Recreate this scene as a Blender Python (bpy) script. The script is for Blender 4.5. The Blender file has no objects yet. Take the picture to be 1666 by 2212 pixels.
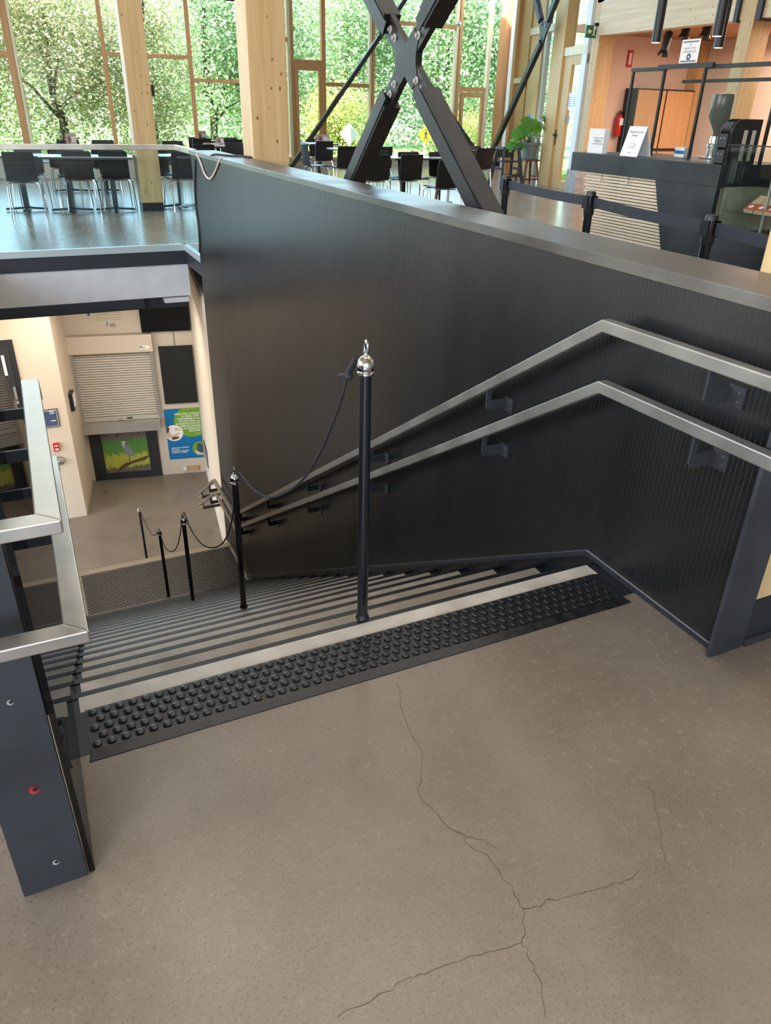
import bpy, bmesh, math, random
from mathutils import Vector, Matrix
random.seed(7)
PI = math.pi
sc = bpy.context.scene
COL = sc.collection

# ------------------------------------------------------------------ camera
CAM = Vector((0.0, 0.0, 1.5))
PITCH, ROLL, YAW, FPX = -0.49681806, 0.02524048, 0.44709956, 1598.3966
fw = Vector((math.sin(YAW) * math.cos(PITCH), math.cos(YAW) * math.cos(PITCH), math.sin(PITCH)))
rt = fw.cross(Vector((0, 0, 1))).normalized()
up = rt.cross(fw)
rt, up = math.cos(ROLL) * rt + math.sin(ROLL) * up, -math.sin(ROLL) * rt + math.cos(ROLL) * up
cam_data = bpy.data.cameras.new('camera')
cam = bpy.data.objects.new('camera', cam_data)
COL.objects.link(cam)
m = Matrix((rt, up, -fw)).transposed().to_4x4()
m.translation = CAM
cam.matrix_world = m
cam_data.sensor_fit = 'HORIZONTAL'
cam_data.sensor_width = 36.0
cam_data.lens = FPX / 1666.0 * 36.0
cam_data.clip_start = 0.02
cam_data.clip_end = 300
sc.camera = cam

# ------------------------------------------------------------------ world, sun, large lights, exposure
W = bpy.data.worlds.new('world')
sc.world = W
W.use_nodes = True
nt = W.node_tree
nt.nodes.clear()
wo = nt.nodes.new('ShaderNodeOutputWorld')
bg = nt.nodes.new('ShaderNodeBackground')
sky = nt.nodes.new('ShaderNodeTexSky')
sky.sky_type = 'NISHITA'
sky.sun_disc = False
sky.sun_elevation = math.radians(50)
sky.sun_rotation = math.radians(-90)
sky.air_density = 1.0
sky.dust_density = 2.0
bg.inputs['Strength'].default_value = 1.3
nt.links.new(sky.outputs[0], bg.inputs[0])
nt.links.new(bg.outputs[0], wo.inputs[0])


def sun_light(name, energy, direction, angle, color):
    d = bpy.data.lights.new(name, 'SUN')
    d.energy = energy
    d.angle = angle
    d.color = color
    o = bpy.data.objects.new(name, d)
    o.rotation_euler = Vector(direction).to_track_quat('-Z', 'Y').to_euler()
    COL.objects.link(o)
    return o


def area_light(name, loc, direction, sx, sy, energy, color):
    d = bpy.data.lights.new(name, 'AREA')
    d.shape = 'RECTANGLE'
    d.size = sx
    d.size_y = sy
    d.energy = energy
    d.color = color
    o = bpy.data.objects.new(name, d)
    o.location = loc
    o.rotation_euler = Vector(direction).to_track_quat('-Z', 'Y').to_euler()
    COL.objects.link(o)
    return o


sun_light('sun', 30.0, (0.70, 0.12, -0.70), 0.01, (1.0, 0.95, 0.86))
# daylight through the windows behind and to the left of the viewer
area_light('window_daylight_rear', (-4.6, -4.6, 2.7), (0.62, 1, -0.28), 3.6, 2.4, 430, (0.97, 0.98, 1.0))
# blue panel added inside the far glazed front for daylight and floor sheen
area_light('far_daylight_fill', (4.2, 18.7, 2.75), (-0.08, -1, -0.10), 14.0, 4.6, 640, (0.42, 0.70, 1.0))
# fill panels added under the hall ceiling, then luminaires of cafe and lower level
area_light('hall_fill', (3.0, 4.5, 5.9), (0, 0, -1), 7.0, 7.0, 260, (1.0, 0.94, 0.86))  # large unseen panel added to brighten the hall, no actual fixture
area_light('hall_fill_far', (3.0, 13.5, 5.9), (0, 0, -1), 11.0, 5.0, 500, (0.76, 0.88, 1.0))  # unseen bluish panel added for the treads to reflect; the ceiling has no opening
area_light('cafe_luminaire', (13.4, 10.5, 2.85), (0, 0, -1), 2.6, 5.0, 360, (1.0, 0.70, 0.52))
area_light('lower_luminaire', (0.7, 11.0, -1.0), (0, 0.05, -1), 2.0, 1.2, 56, (1.0, 0.86, 0.70))
area_light('lower_luminaire_left', (-1.0, 10.3, -1.0), (0, 0.5, -1), 1.2, 0.8, 12, (1.0, 0.80, 0.62))

area_light('lower_fill', (-3.2, 10.6, -1.0), (0, 0.4, -1), 2.6, 1.0, 66, (1.0, 0.84, 0.68))  # unseen, added so the black wall reflects a brighter lower level
area_light('lower_fill_end', (-5.6, 10.6, -1.0), (0, 0.4, -1), 2.0, 1.0, 55, (1.0, 0.84, 0.68))  # second unseen panel added to brighten what the black wall mirrors

sc.view_settings.view_transform = 'Standard'
sc.view_settings.look = 'None'
sc.view_settings.exposure = 0.0
sc.view_settings.gamma = 1.0
sc.view_settings.use_curve_mapping = False
sc.cycles.max_bounces = 6
sc.cycles.transparent_max_bounces = 12
sc.cycles.sample_clamp_indirect = 6.0
sc.cycles.caustics_reflective = False
sc.cycles.caustics_refractive = False


# ------------------------------------------------------------------ rays: a pixel of the 1666x2212 frame to a point
def ray(px, py):
    return rt * ((px - 833.0) / FPX) + up * (-(py - 1106.0) / FPX) + fw


def at_z(px, py, z=0.0):
    d = ray(px, py)
    return CAM + d * ((z - CAM.z) / d.z)


def at_x(px, py, x):
    d = ray(px, py)
    return CAM + d * ((x - CAM.x) / d.x)


def at_y(px, py, y):
    d = ray(px, py)
    return CAM + d * ((y - CAM.y) / d.y)


def at_plane(px, py, p, n):
    d = ray(px, py)
    p = Vector(p); n = Vector(n)
    return CAM + d * (n.dot(p - CAM) / n.dot(d))


# ------------------------------------------------------------------ mesh helpers
ORG = {}


class MB:
    def __init__(s):
        s.v = []; s.f = []

    def add(s, vs, fs):
        b = len(s.v)
        s.v += [Vector(q) for q in vs]
        s.f += [tuple(b + i for i in f) for f in fs]
        return s

    def box(s, x0, x1, y0, y1, z0, z1):
        return s.add([(x0, y0, z0), (x1, y0, z0), (x1, y1, z0), (x0, y1, z0), (x0, y0, z1), (x1, y0, z1), (x1, y1, z1), (x0, y1, z1)],
                     [(0, 3, 2, 1), (4, 5, 6, 7), (0, 1, 5, 4), (1, 2, 6, 5), (2, 3, 7, 6), (3, 0, 4, 7)])

    def hull8(s, lo, hi):
        """two quads (lists of four points) joined into a block"""
        return s.add(list(lo) + list(hi), [(0, 3, 2, 1), (4, 5, 6, 7), (0, 1, 5, 4), (1, 2, 6, 5), (2, 3, 7, 6), (3, 0, 4, 7)])

    def prism(s, pts, d):
        """planar polygon pts (3-D) pushed along vector d"""
        n = len(pts); d = Vector(d)
        vs = [Vector(q) for q in pts] + [Vector(q) + d for q in pts]
        fs = [tuple(range(n))[::-1], tuple(range(n, 2 * n))]
        fs += [(i, (i + 1) % n, n + (i + 1) % n, n + i) for i in range(n)]
        return s.add(vs, fs)

    def bar(s, a, b, w, h, side=None):
        """rectangular bar from a to b; w across (side axis), h along the other"""
        a = Vector(a); b = Vector(b)
        t = (b - a).normalized()
        sd = Vector(side) if side is not None else (Vector((0, 0, 1)).cross(t) if abs(t.z) < 0.99 else Vector((1, 0, 0)))
        sd = (sd - t * sd.dot(t)).normalized()
        n = t.cross(sd).normalized()
        q = lambda c: [c - sd * w / 2 - n * h / 2, c + sd * w / 2 - n * h / 2, c + sd * w / 2 + n * h / 2, c - sd * w / 2 + n * h / 2]
        return s.hull8(q(a), q(b))

    def sweep_rect(s, pts, w, h, side=(1, 0, 0)):
        """mitred rectangular section along a path lying in a plane with normal `side`"""
        side = Vector(side).normalized()
        pts = [Vector(p) for p in pts]
        rings = []
        for i, p in enumerate(pts):
            t0 = (pts[i] - pts[i - 1]).normalized() if i else None
            t1 = (pts[i + 1] - pts[i]).normalized() if i < len(pts) - 1 else None
            if t0 is None: n = side.cross(t1)
            elif t1 is None: n = side.cross(t0)
            else:
                n0, n1 = side.cross(t0), side.cross(t1)
                n = (n0 + n1).normalized(); n = n / max(0.3, n.dot(n0))
            rings.append([p - side * w / 2 - n * h / 2, p + side * w / 2 - n * h / 2, p + side * w / 2 + n * h / 2, p - side * w / 2 + n * h / 2])
        b = len(s.v)
        for r in rings: s.v += r
        for i in range(len(rings) - 1):
            for k in range(4):
                s.f.append((b + 4 * i + k, b + 4 * i + (k + 1) % 4, b + 4 * i + 4 + (k + 1) % 4, b + 4 * i + 4 + k))
        s.f.append((b + 3, b + 2, b + 1, b))
        e = b + 4 * (len(rings) - 1)
        s.f.append((e, e + 1, e + 2, e + 3))
        return s

    def tube(s, pts, r, n=8, cap=True):
        pts = [Vector(p) for p in pts]
        rr = r if isinstance(r, (list, tuple)) else [r] * len(pts)
        b = len(s.v)
        ref = None
        for i, p in enumerate(pts):
            t = ((pts[min(i + 1, len(pts) - 1)] - pts[max(i - 1, 0)])).normalized()
            if ref is None:
                ref = Vector((1, 0, 0)) if abs(t.x) < 0.8 else Vector((0, 1, 0))
            ref = (ref - t * ref.dot(t)).normalized()
            o = t.cross(ref)
            for k in range(n):
                a = 2 * PI * k / n
                s.v.append(p + (ref * math.cos(a) + o * math.sin(a)) * rr[i])
        for i in range(len(pts) - 1):
            for k in range(n):
                s.f.append((b + i * n + k, b + i * n + (k + 1) % n, b + (i + 1) * n + (k + 1) % n, b + (i + 1) * n + k))
        if cap:
            s.f.append(tuple(b + k for k in range(n))[::-1])
            e = b + (len(pts) - 1) * n
            s.f.append(tuple(e + k for k in range(n)))
        return s

    def lathe(s, prof, c=(0, 0, 0), n=20, axis=(0, 0, 1)):
        """profile of (radius, height) pairs turned about axis through c"""
        axis = Vector(axis).normalized()
        ref = Vector((1, 0, 0)) if abs(axis.x) < 0.8 else Vector((0, 1, 0))
        ref = (ref - axis * ref.dot(axis)).normalized(); o = axis.cross(ref); c = Vector(c)
        b = len(s.v)
        for r, h in prof:
            for k in range(n):
                a = 2 * PI * k / n
                s.v.append(c + axis * h + (ref * math.cos(a) + o * math.sin(a)) * r)
        for i in range(len(prof) - 1):
            for k in range(n):
                s.f.append((b + i * n + k, b + i * n + (k + 1) % n, b + (i + 1) * n + (k + 1) % n, b + (i + 1) * n + k))
        s.f.append(tuple(b + k for k in range(n))[::-1])
        e = b + (len(prof) - 1) * n
        s.f.append(tuple(e + k for k in range(n)))
        return s

    def disc(s, c, nrm, r, t=0.002, n=16, squash=1.0):
        return s.lathe([(r, 0), (r, t)], c, n, nrm)

    def flat(s, pts):
        return s.add(pts, [tuple(range(len(pts)))])

    def mesh(s, name, off, smooth):
        me = bpy.data.meshes.new(name)
        me.from_pydata([v - off for v in s.v], [], s.f)
        me.update()
        if smooth:
            me.polygons.foreach_set('use_smooth', [True] * len(me.polygons))
            try:
                me.set_sharp_from_angle(angle=math.radians(40))
            except Exception:
                pass
        return me

    def build(s, name, mat, parent=None, loc=None, smooth=False, bevel=0.0):
        if parent is not None:
            off = ORG[parent.name]
        elif loc is not None:
            off = Vector(loc)
        else:
            xs = [v.x for v in s.v]; ys = [v.y for v in s.v]; zs = [v.z for v in s.v]
            off = Vector(((min(xs) + max(xs)) / 2, (min(ys) + max(ys)) / 2, min(zs)))
        me = s.mesh(name, off, smooth)
        if isinstance(mat, str): mat = M[mat]
        me.materials.append(mat)
        o = bpy.data.objects.new(name, me)
        COL.objects.link(o)
        if parent is not None:
            o.parent = parent
        else:
            o.location = off
        ORG[o.name] = off
        if bevel:
            md = o.modifiers.new('bevel', 'BEVEL')
            md.width = bevel; md.segments = 2; md.limit_method = 'ANGLE'
        return o


def tag(o, label=None, cat=None, group=None, kind=None):
    if label: o['label'] = label
    if cat: o['category'] = cat
    if group: o['group'] = group
    if kind: o['kind'] = kind
    return o


def thing(name, label, cat, loc=(0, 0, 0), group=None, rotz=0.0):
    o = bpy.data.objects.new(name, None)
    o.empty_display_size = 0.1
    COL.objects.link(o)
    o.location = loc
    o.rotation_euler = (0, 0, rotz)
    ORG[o.name] = Vector(loc)
    return tag(o, label, cat, group)


def struct(o, label=None):
    o['kind'] = 'structure'
    if label: o['label'] = label
    return o


def copy_tree(o, parent=None):
    c = o.copy(); COL.objects.link(c); c.parent = parent
    for ch in list(o.children):
        copy_tree(ch, c)
    ORG[c.name] = ORG.get(o.name, Vector((0, 0, 0)))
    return c


def text_mesh(name, body, size, mat, parent, origin, xdir, ydir, align='LEFT', bold=0.0, sx=1.0):
    """lettering laid flat in the plane spanned by xdir, ydir"""
    cu = bpy.data.curves.new(name, 'FONT')
    cu.body = body; cu.size = size; cu.align_x = align; cu.offset = bold
    cu.resolution_u = 2
    tmp = bpy.data.objects.new('tmp_text', cu)
    COL.objects.link(tmp)
    dg = bpy.context.evaluated_depsgraph_get()
    me = bpy.data.meshes.new_from_object(tmp.evaluated_get(dg))
    bpy.data.objects.remove(tmp)
    xd = Vector(xdir).normalized(); yd = Vector(ydir).normalized(); o0 = Vector(origin)
    off = ORG[parent.name]
    for v in me.vertices:
        v.co = o0 + xd * v.co.x * sx + yd * v.co.y - off
    me.materials.clear(); me.materials.append(M[mat])
    o = bpy.data.objects.new(name, me)
    COL.objects.link(o); o.parent = parent
    ORG[o.name] = off
    return o


# ------------------------------------------------------------------ materials
M = {}


def pbr(name, col, rough=0.5, metal=0.0, spec=0.5, coat=0.0, emis=None, es=0.0, alpha=None):
    mt = bpy.data.materials.new(name)
    mt.use_nodes = True
    b = mt.node_tree.nodes['Principled BSDF']
    b.inputs['Base Color'].default_value = (*col, 1)
    b.inputs['Roughness'].default_value = rough
    b.inputs['Metallic'].default_value = metal
    b.inputs['Specular IOR Level'].default_value = spec
    b.inputs['Coat Weight'].default_value = coat
    if emis:
        b.inputs['Emission Color'].default_value = (*emis, 1)
        b.inputs['Emission Strength'].default_value = es
    M[name] = mt
    return mt


def noise_col(mt, c0, c1, scale=8.0, detail=6.0, stretch=(1, 1, 1), lo=0.35, hi=0.65, rough=None, bump=0.0, bscale=None, coords='Object', rot=(0, 0, 0)):
    """vary base colour (and roughness, relief) with object-space noise"""
    t = mt.node_tree; n = t.nodes; l = t.links
    b = n['Principled BSDF']
    tc = n.new('ShaderNodeTexCoord'); mp = n.new('ShaderNodeMapping')
    mp.inputs['Scale'].default_value = stretch
    mp.inputs['Rotation'].default_value = rot
    nz = n.new('ShaderNodeTexNoise')
    nz.inputs['Scale'].default_value = scale; nz.inputs['Detail'].default_value = detail
    cr = n.new('ShaderNodeValToRGB')
    cr.color_ramp.elements[0].position = lo; cr.color_ramp.elements[1].position = hi
    cr.color_ramp.elements[0].color = (*c0, 1); cr.color_ramp.elements[1].color = (*c1, 1)
    l.new(tc.outputs[coords], mp.inputs[0]); l.new(mp.outputs[0], nz.inputs[0])
    l.new(nz.outputs[0], cr.inputs[0]); l.new(cr.outputs[0], b.inputs['Base Color'])
    if rough:
        mr = n.new('ShaderNodeMapRange')
        mr.inputs['To Min'].default_value = rough[0]; mr.inputs['To Max'].default_value = rough[1]
        mr.inputs['From Min'].default_value = 0.3; mr.inputs['From Max'].default_value = 0.7
        l.new(nz.outputs[0], mr.inputs[0]); l.new(mr.outputs[0], b.inputs['Roughness'])
    if bump:
        bp = n.new('ShaderNodeBump'); bp.inputs['Strength'].default_value = bump
        bp.inputs['Distance'].default_value = 0.002
        l.new(nz.outputs[0], bp.inputs['Height']); l.new(bp.outputs[0], b.inputs['Normal'])
    return cr


def glass(name, tint=(0.93, 0.97, 0.95), ior=1.45, gl=(1, 1, 1)):
    """thin architectural pane: clear straight through, mirror by Fresnel"""
    mt = bpy.data.materials.new(name); mt.use_nodes = True
    t = mt.node_tree; n = t.nodes; l = t.links
    n.clear()
    out = n.new('ShaderNodeOutputMaterial'); mx = n.new('ShaderNodeMixShader')
    tr = n.new('ShaderNodeBsdfTransparent'); g = n.new('ShaderNodeBsdfGlossy'); fr = n.new('ShaderNodeFresnel')
    tr.inputs[0].default_value = (*tint, 1); g.inputs[0].default_value = (*gl, 1); g.inputs['Roughness'].default_value = 0.02
    ge = n.new('ShaderNodeNewGeometry'); mr = n.new('ShaderNodeMapRange')
    mr.inputs['To Min'].default_value = ior; mr.inputs['To Max'].default_value = 1.0 / ior
    l.new(ge.outputs['Backfacing'], mr.inputs[0]); l.new(mr.outputs[0], fr.inputs[0])
    l.new(fr.outputs[0], mx.inputs[0]); l.new(tr.outputs[0], mx.inputs[1]); l.new(g.outputs[0], mx.inputs[2])
    l.new(mx.outputs[0], out.inputs[0])
    M[name] = mt
    return mt


def wood(name, c0, c1, axis='Z', rough=0.5, knots=True):
    mt = pbr(name, c0, rough)
    t = mt.node_tree; n = t.nodes; l = t.links
    b = n['Principled BSDF']
    st = {'Z': (14, 14, 0.7), 'Y': (14, 0.7, 14), 'X': (0.7, 14, 14)}[axis]
    cr = noise_col(mt, c0, c1, 1.6, 5, st, 0.3, 0.7)
    if knots:
        tc = n.new('ShaderNodeTexCoord'); mp = n.new('ShaderNodeMapping')
        mp.inputs['Scale'].default_value = {'Z': (11, 11, 6), 'Y': (11, 6, 11), 'X': (6, 11, 11)}[axis]
        vo = n.new('ShaderNodeTexVoronoi'); vo.inputs['Scale'].default_value = 1.0; vo.inputs['Randomness'].default_value = 1.0
        c2 = n.new('ShaderNodeValToRGB')
        c2.color_ramp.elements[0].position = 0.080; c2.color_ramp.elements[1].position = 0.115
        c2.color_ramp.elements[0].color = (1, 1, 1, 1); c2.color_ramp.elements[1].color = (0, 0, 0, 1)
        mx = n.new('ShaderNodeMix'); mx.data_type = 'RGBA'
        l.new(tc.outputs['Object'], mp.inputs[0]); l.new(mp.outputs[0], vo.inputs[0]); l.new(vo.outputs['Distance'], c2.inputs[0])
        l.new(c2.outputs[0], mx.inputs[0]); l.new(cr.outputs[0], mx.inputs[6])
        mx.inputs[7].default_value = (c0[0] * 0.32, c0[1] * 0.22, c0[2] * 0.15, 1)
        l.new(mx.outputs[2], b.inputs['Base Color'])
    return mt


# polished concrete of the hall floor: mottled, with fine dark aggregate and pale scuffs
mt = pbr('concrete', (0.2, 0.17, 0.14), 0.4, spec=0.45)
t = mt.node_tree; n = t.nodes; l = t.links; b = n['Principled BSDF']
tc = n.new('ShaderNodeTexCoord')
n1 = n.new('ShaderNodeTexNoise'); n1.inputs['Scale'].default_value = 1.5; n1.inputs['Detail'].default_value = 12; n1.inputs['Roughness'].default_value = 0.58
n2 = n.new('ShaderNodeTexNoise'); n2.inputs['Scale'].default_value = 150; n2.inputs['Detail'].default_value = 3
n3 = n.new('ShaderNodeTexNoise'); n3.inputs['Scale'].default_value = 26; n3.inputs['Detail'].default_value = 9; n3.inputs['Roughness'].default_value = 0.7
c1 = n.new('ShaderNodeValToRGB')
c1.color_ramp.elements[0].position = 0.22; c1.color_ramp.elements[0].color = (0.165, 0.130, 0.097, 1)
c1.color_ramp.elements[1].position = 0.80; c1.color_ramp.elements[1].color = (0.305, 0.250, 0.192, 1)
c2 = n.new('ShaderNodeValToRGB')
c2.color_ramp.elements[0].position = 0.30; c2.color_ramp.elements[0].color = (0.45, 0.45, 0.45, 1)
c2.color_ramp.elements[1].position = 0.46; c2.color_ramp.elements[1].color = (1, 1, 1, 1)
c3 = n.new('ShaderNodeValToRGB')
c3.color_ramp.elements[0].position = 0.34; c3.color_ramp.elements[0].color = (0.94, 0.94, 0.935, 1)
c3.color_ramp.elements[1].position = 0.68; c3.color_ramp.elements[1].color = (1.05, 1.05, 1.04, 1)
for nn in (n1, n2, n3): l.new(tc.outputs['Object'], nn.inputs[0])
l.new(n1.outputs[0], c1.inputs[0]); l.new(n2.outputs[0], c2.inputs[0]); l.new(n3.outputs[0], c3.inputs[0])
ma = n.new('ShaderNodeMix'); ma.data_type = 'RGBA'; ma.blend_type = 'MULTIPLY'; ma.inputs[0].default_value = 0.55
mb_ = n.new('ShaderNodeMix'); mb_.data_type = 'RGBA'; mb_.blend_type = 'MULTIPLY'; mb_.inputs[0].default_value = 1.0
l.new(c1.outputs[0], ma.inputs[6]); l.new(c2.outputs[0], ma.inputs[7])
l.new(ma.outputs[2], mb_.inputs[6]); l.new(c3.outputs[0], mb_.inputs[7])
l.new(mb_.outputs[2], b.inputs['Base Color'])
mr = n.new('ShaderNodeMapRange'); mr.inputs['From Min'].default_value = 0.3; mr.inputs['From Max'].default_value = 0.7
mr.inputs['To Min'].default_value = 0.15; mr.inputs['To Max'].default_value = 0.32
l.new(n3.outputs[0], mr.inputs[0]); l.new(mr.outputs[0], b.inputs['Roughness'])

mt = pbr('concrete_lower', (0.2, 0.17, 0.13), 0.35); noise_col(mt, (0.175, 0.148, 0.118), (0.215, 0.183, 0.147), 2.5, 7, rough=(0.25, 0.38))
mt = pbr('concrete_pier', (0.4, 0.39, 0.37), 0.8); noise_col(mt, (0.30, 0.29, 0.28), (0.46, 0.45, 0.43), 9, 6)
mt = pbr('tread', (0.28, 0.25, 0.21), 0.35); noise_col(mt, (0.34, 0.305, 0.255), (0.43, 0.39, 0.335), 6, 8, rough=(0.20, 0.34))
mt = pbr('strip', (0.5, 0.46, 0.4), 0.5); noise_col(mt, (0.46, 0.41, 0.34), (0.62, 0.57, 0.49), 7, 8)
mt = pbr('crack', (0.105, 0.085, 0.066), 0.9)
mt = pbr('scratch', (0.36, 0.31, 0.25), 0.8)
mt = pbr('black_steel', (0.02, 0.022, 0.024), 0.40, spec=0.70); noise_col(mt, (0.005, 0.0052, 0.0055), (0.009, 0.0092, 0.0095), 2, 4, (1, 1, 0.05), rough=(0.27, 0.33))
mt = pbr('brace_steel', (0.010, 0.010, 0.011), 0.42, spec=0.35); noise_col(mt, (0.007, 0.007, 0.008), (0.016, 0.014, 0.013), 4, 6, rough=(0.36, 0.5))
mt = pbr('black_trim', (0.018, 0.021, 0.026), 0.5)
mt = pbr('cap_steel', (0.16, 0.15, 0.135), 0.38, metal=0.75); noise_col(mt, (0.10, 0.095, 0.085), (0.20, 0.19, 0.17), 2.2, 6, rough=(0.3, 0.48))
mt = pbr('post_steel', (0.030, 0.033, 0.037), 0.48, spec=0.4); noise_col(mt, (0.024, 0.026, 0.029), (0.038, 0.041, 0.045), 4, 6, rough=(0.4, 0.55))
mt = pbr('rail_steel', (0.52, 0.48, 0.42), 0.36, metal=0.85); noise_col(mt, (0.44, 0.40, 0.34), (0.60, 0.56, 0.49), 5, 5, rough=(0.28, 0.42))
mt = pbr('rail_dark', (0.20, 0.19, 0.17), 0.42, metal=0.75); noise_col(mt, (0.26, 0.245, 0.215), (0.35, 0.33, 0.29), 5, 5, rough=(0.36, 0.48))
mt = pbr('bracket', (0.042, 0.044, 0.048), 0.45, metal=0.3)
mt = pbr('rubber', (0.010, 0.011, 0.012), 0.34, spec=0.5); noise_col(mt, (0.008, 0.009, 0.010), (0.016, 0.016, 0.017), 30, 5, rough=(0.24, 0.42))
mt = pbr('rubber_grey', (0.045, 0.042, 0.040), 0.38)
mt = pbr('nosing', (0.010, 0.012, 0.015), 0.30)
mt = pbr('landing_edge', (0.42, 0.36, 0.28), 0.4)
mt = pbr('black_gloss', (0.008, 0.009, 0.011), 0.22)
mt = pbr('black_plastic', (0.014, 0.015, 0.017), 0.4)
mt = pbr('chrome', (0.72, 0.72, 0.72), 0.12, metal=1.0)
mt = pbr('brushed', (0.55, 0.54, 0.52), 0.3, metal=1.0)
mt = pbr('rope', (0.018, 0.019, 0.022), 0.8)
mt = pbr('cream', (0.66, 0.56, 0.45), 0.7)
mt = pbr('cream_dark', (0.60, 0.53, 0.44), 0.7)
mt = pbr('white_paint', (0.70, 0.70, 0.69), 0.6); noise_col(mt, (0.54, 0.54, 0.54), (0.60, 0.60, 0.595), 5, 5)
mt = pbr('white_brick', (0.70, 0.64, 0.56), 0.6)
mt = pbr('mortar', (0.52, 0.47, 0.41), 0.8)
mt = pbr('white_wall', (0.72, 0.76, 0.80), 0.7)
mt = pbr('pink_wall', (0.72, 0.55, 0.46), 0.7)
mt = pbr('shutter', (0.55, 0.52, 0.47), 0.4)
mt = pbr('alu', (0.55, 0.54, 0.51), 0.35, metal=0.7)
mt = pbr('channel', (0.50, 0.56, 0.54), 0.35, metal=0.3)
mt = pbr('paper', (0.78, 0.79, 0.82), 0.7)
mt = pbr('ink', (0.06, 0.06, 0.08), 0.7)
mt = pbr('navy', (0.05, 0.08, 0.16), 0.6)
mt = pbr('poster_blue', (0.0, 0.16, 0.42), 0.5)
mt = pbr('poster_green', (0.16, 0.36, 0.03), 0.5)
mt = pbr('poster_white', (0.85, 0.86, 0.82), 0.6)
mt = pbr('skin_print', (0.66, 0.46, 0.36), 0.6)
mt = pbr('brown_print', (0.10, 0.055, 0.03), 0.6)
mt = pbr('heron_grey', (0.20, 0.23, 0.30), 0.6)
mt = pbr('heron_pale', (0.55, 0.54, 0.55), 0.6)
mt = pbr('red', (0.50, 0.02, 0.02), 0.4)
mt = pbr('sign_green', (0.02, 0.14, 0.05), 0.5)
mt = pbr('yellow_sign', (0.95, 0.55, 0.01), 0.5)
mt = pbr('sign_back', (0.72, 0.76, 0.78), 0.4)
mt = pbr('table_top', (0.42, 0.43, 0.44), 0.20, spec=0.6)
mt = pbr('table_edge', (0.03, 0.03, 0.03), 0.5)
mt = pbr('ply_black', (0.010, 0.0095, 0.009), 0.42, spec=0.35)
mt = pbr('menu', (0.30, 0.20, 0.17), 0.6)
mt = pbr('terracotta_pot', (0.20, 0.215, 0.215), 0.6)
mt = pbr('soil', (0.03, 0.02, 0.015), 0.9)
mt = pbr('stool_wood', (0.20, 0.07, 0.04), 0.45)
mt = pbr('monstera', (0.06, 0.20, 0.02), 0.35)
mt = pbr('monstera_light', (0.16, 0.36, 0.03), 0.35)
mt = pbr('stem', (0.10, 0.13, 0.04), 0.6)
mt = pbr('bolt_grey', (0.32, 0.31, 0.29), 0.7)
mt = pbr('orange_wood', (0.42, 0.20, 0.08), 0.5)
mt = pbr('cable_pink', (0.62, 0.45, 0.42), 0.5)
mt = pbr('cable_black', (0.02, 0.02, 0.022), 0.5)
mt = pbr('lamp_glow', (1, 1, 1), 0.5, emis=(1.0, 0.86, 0.7), es=6.0)
mt = pbr('belt', (0.028, 0.032, 0.042), 0.7)
mt = pbr('counter_black', (0.016, 0.019, 0.024), 0.4); noise_col(mt, (0.012, 0.015, 0.019), (0.030, 0.034, 0.036), 2.0, 5, rough=(0.3, 0.5))
mt = pbr('hopper', (0.10, 0.085, 0.06), 0.2)
mt = pbr('food_red', (0.55, 0.10, 0.05), 0.5)
mt = pbr('food_tan', (0.60, 0.44, 0.28), 0.5)
mt = pbr('bark', (0.10, 0.085, 0.07), 0.9); noise_col(mt, (0.05, 0.042, 0.035), (0.16, 0.14, 0.12), 8, 6, (1, 1, 0.25))
mt = pbr('grass', (0.16, 0.30, 0.05), 0.9); noise_col(mt, (0.08, 0.18, 0.03), (0.26, 0.40, 0.09), 3, 7)
mt = pbr('path', (0.62, 0.63, 0.64), 0.8)
wood('glulam', (0.50, 0.325, 0.145), (0.64, 0.45, 0.23))
wood('glulam_beam', (0.60, 0.47, 0.30), (0.74, 0.61, 0.42), 'Y')
wood('frame_wood', (0.44, 0.22, 0.085), (0.56, 0.30, 0.125), knots=False)
wood('frame_pale', (0.66, 0.58, 0.38), (0.76, 0.68, 0.48), knots=False)
wood('frame_honey', (0.52, 0.32, 0.13), (0.64, 0.42, 0.19))
wood('slat_wood', (0.60, 0.50, 0.36), (0.72, 0.62, 0.46), 'Y', knots=False)
wood('ceiling_wood', (0.45, 0.34, 0.20), (0.55, 0.43, 0.27), 'Y', knots=False)
wood('cabinet_wood', (0.50, 0.28, 0.13), (0.60, 0.36, 0.18), knots=False)
glass('glass_clear', (0.96, 0.98, 0.98), 1.09)
glass('glass_case', (0.90, 0.94, 0.93), 1.35)
glass('glass_green', (0.86, 0.94, 0.94), 1.35)
glass('glass_stair', (0.36, 0.38, 0.39), 1.5, (0.50, 0.51, 0.53))


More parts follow.
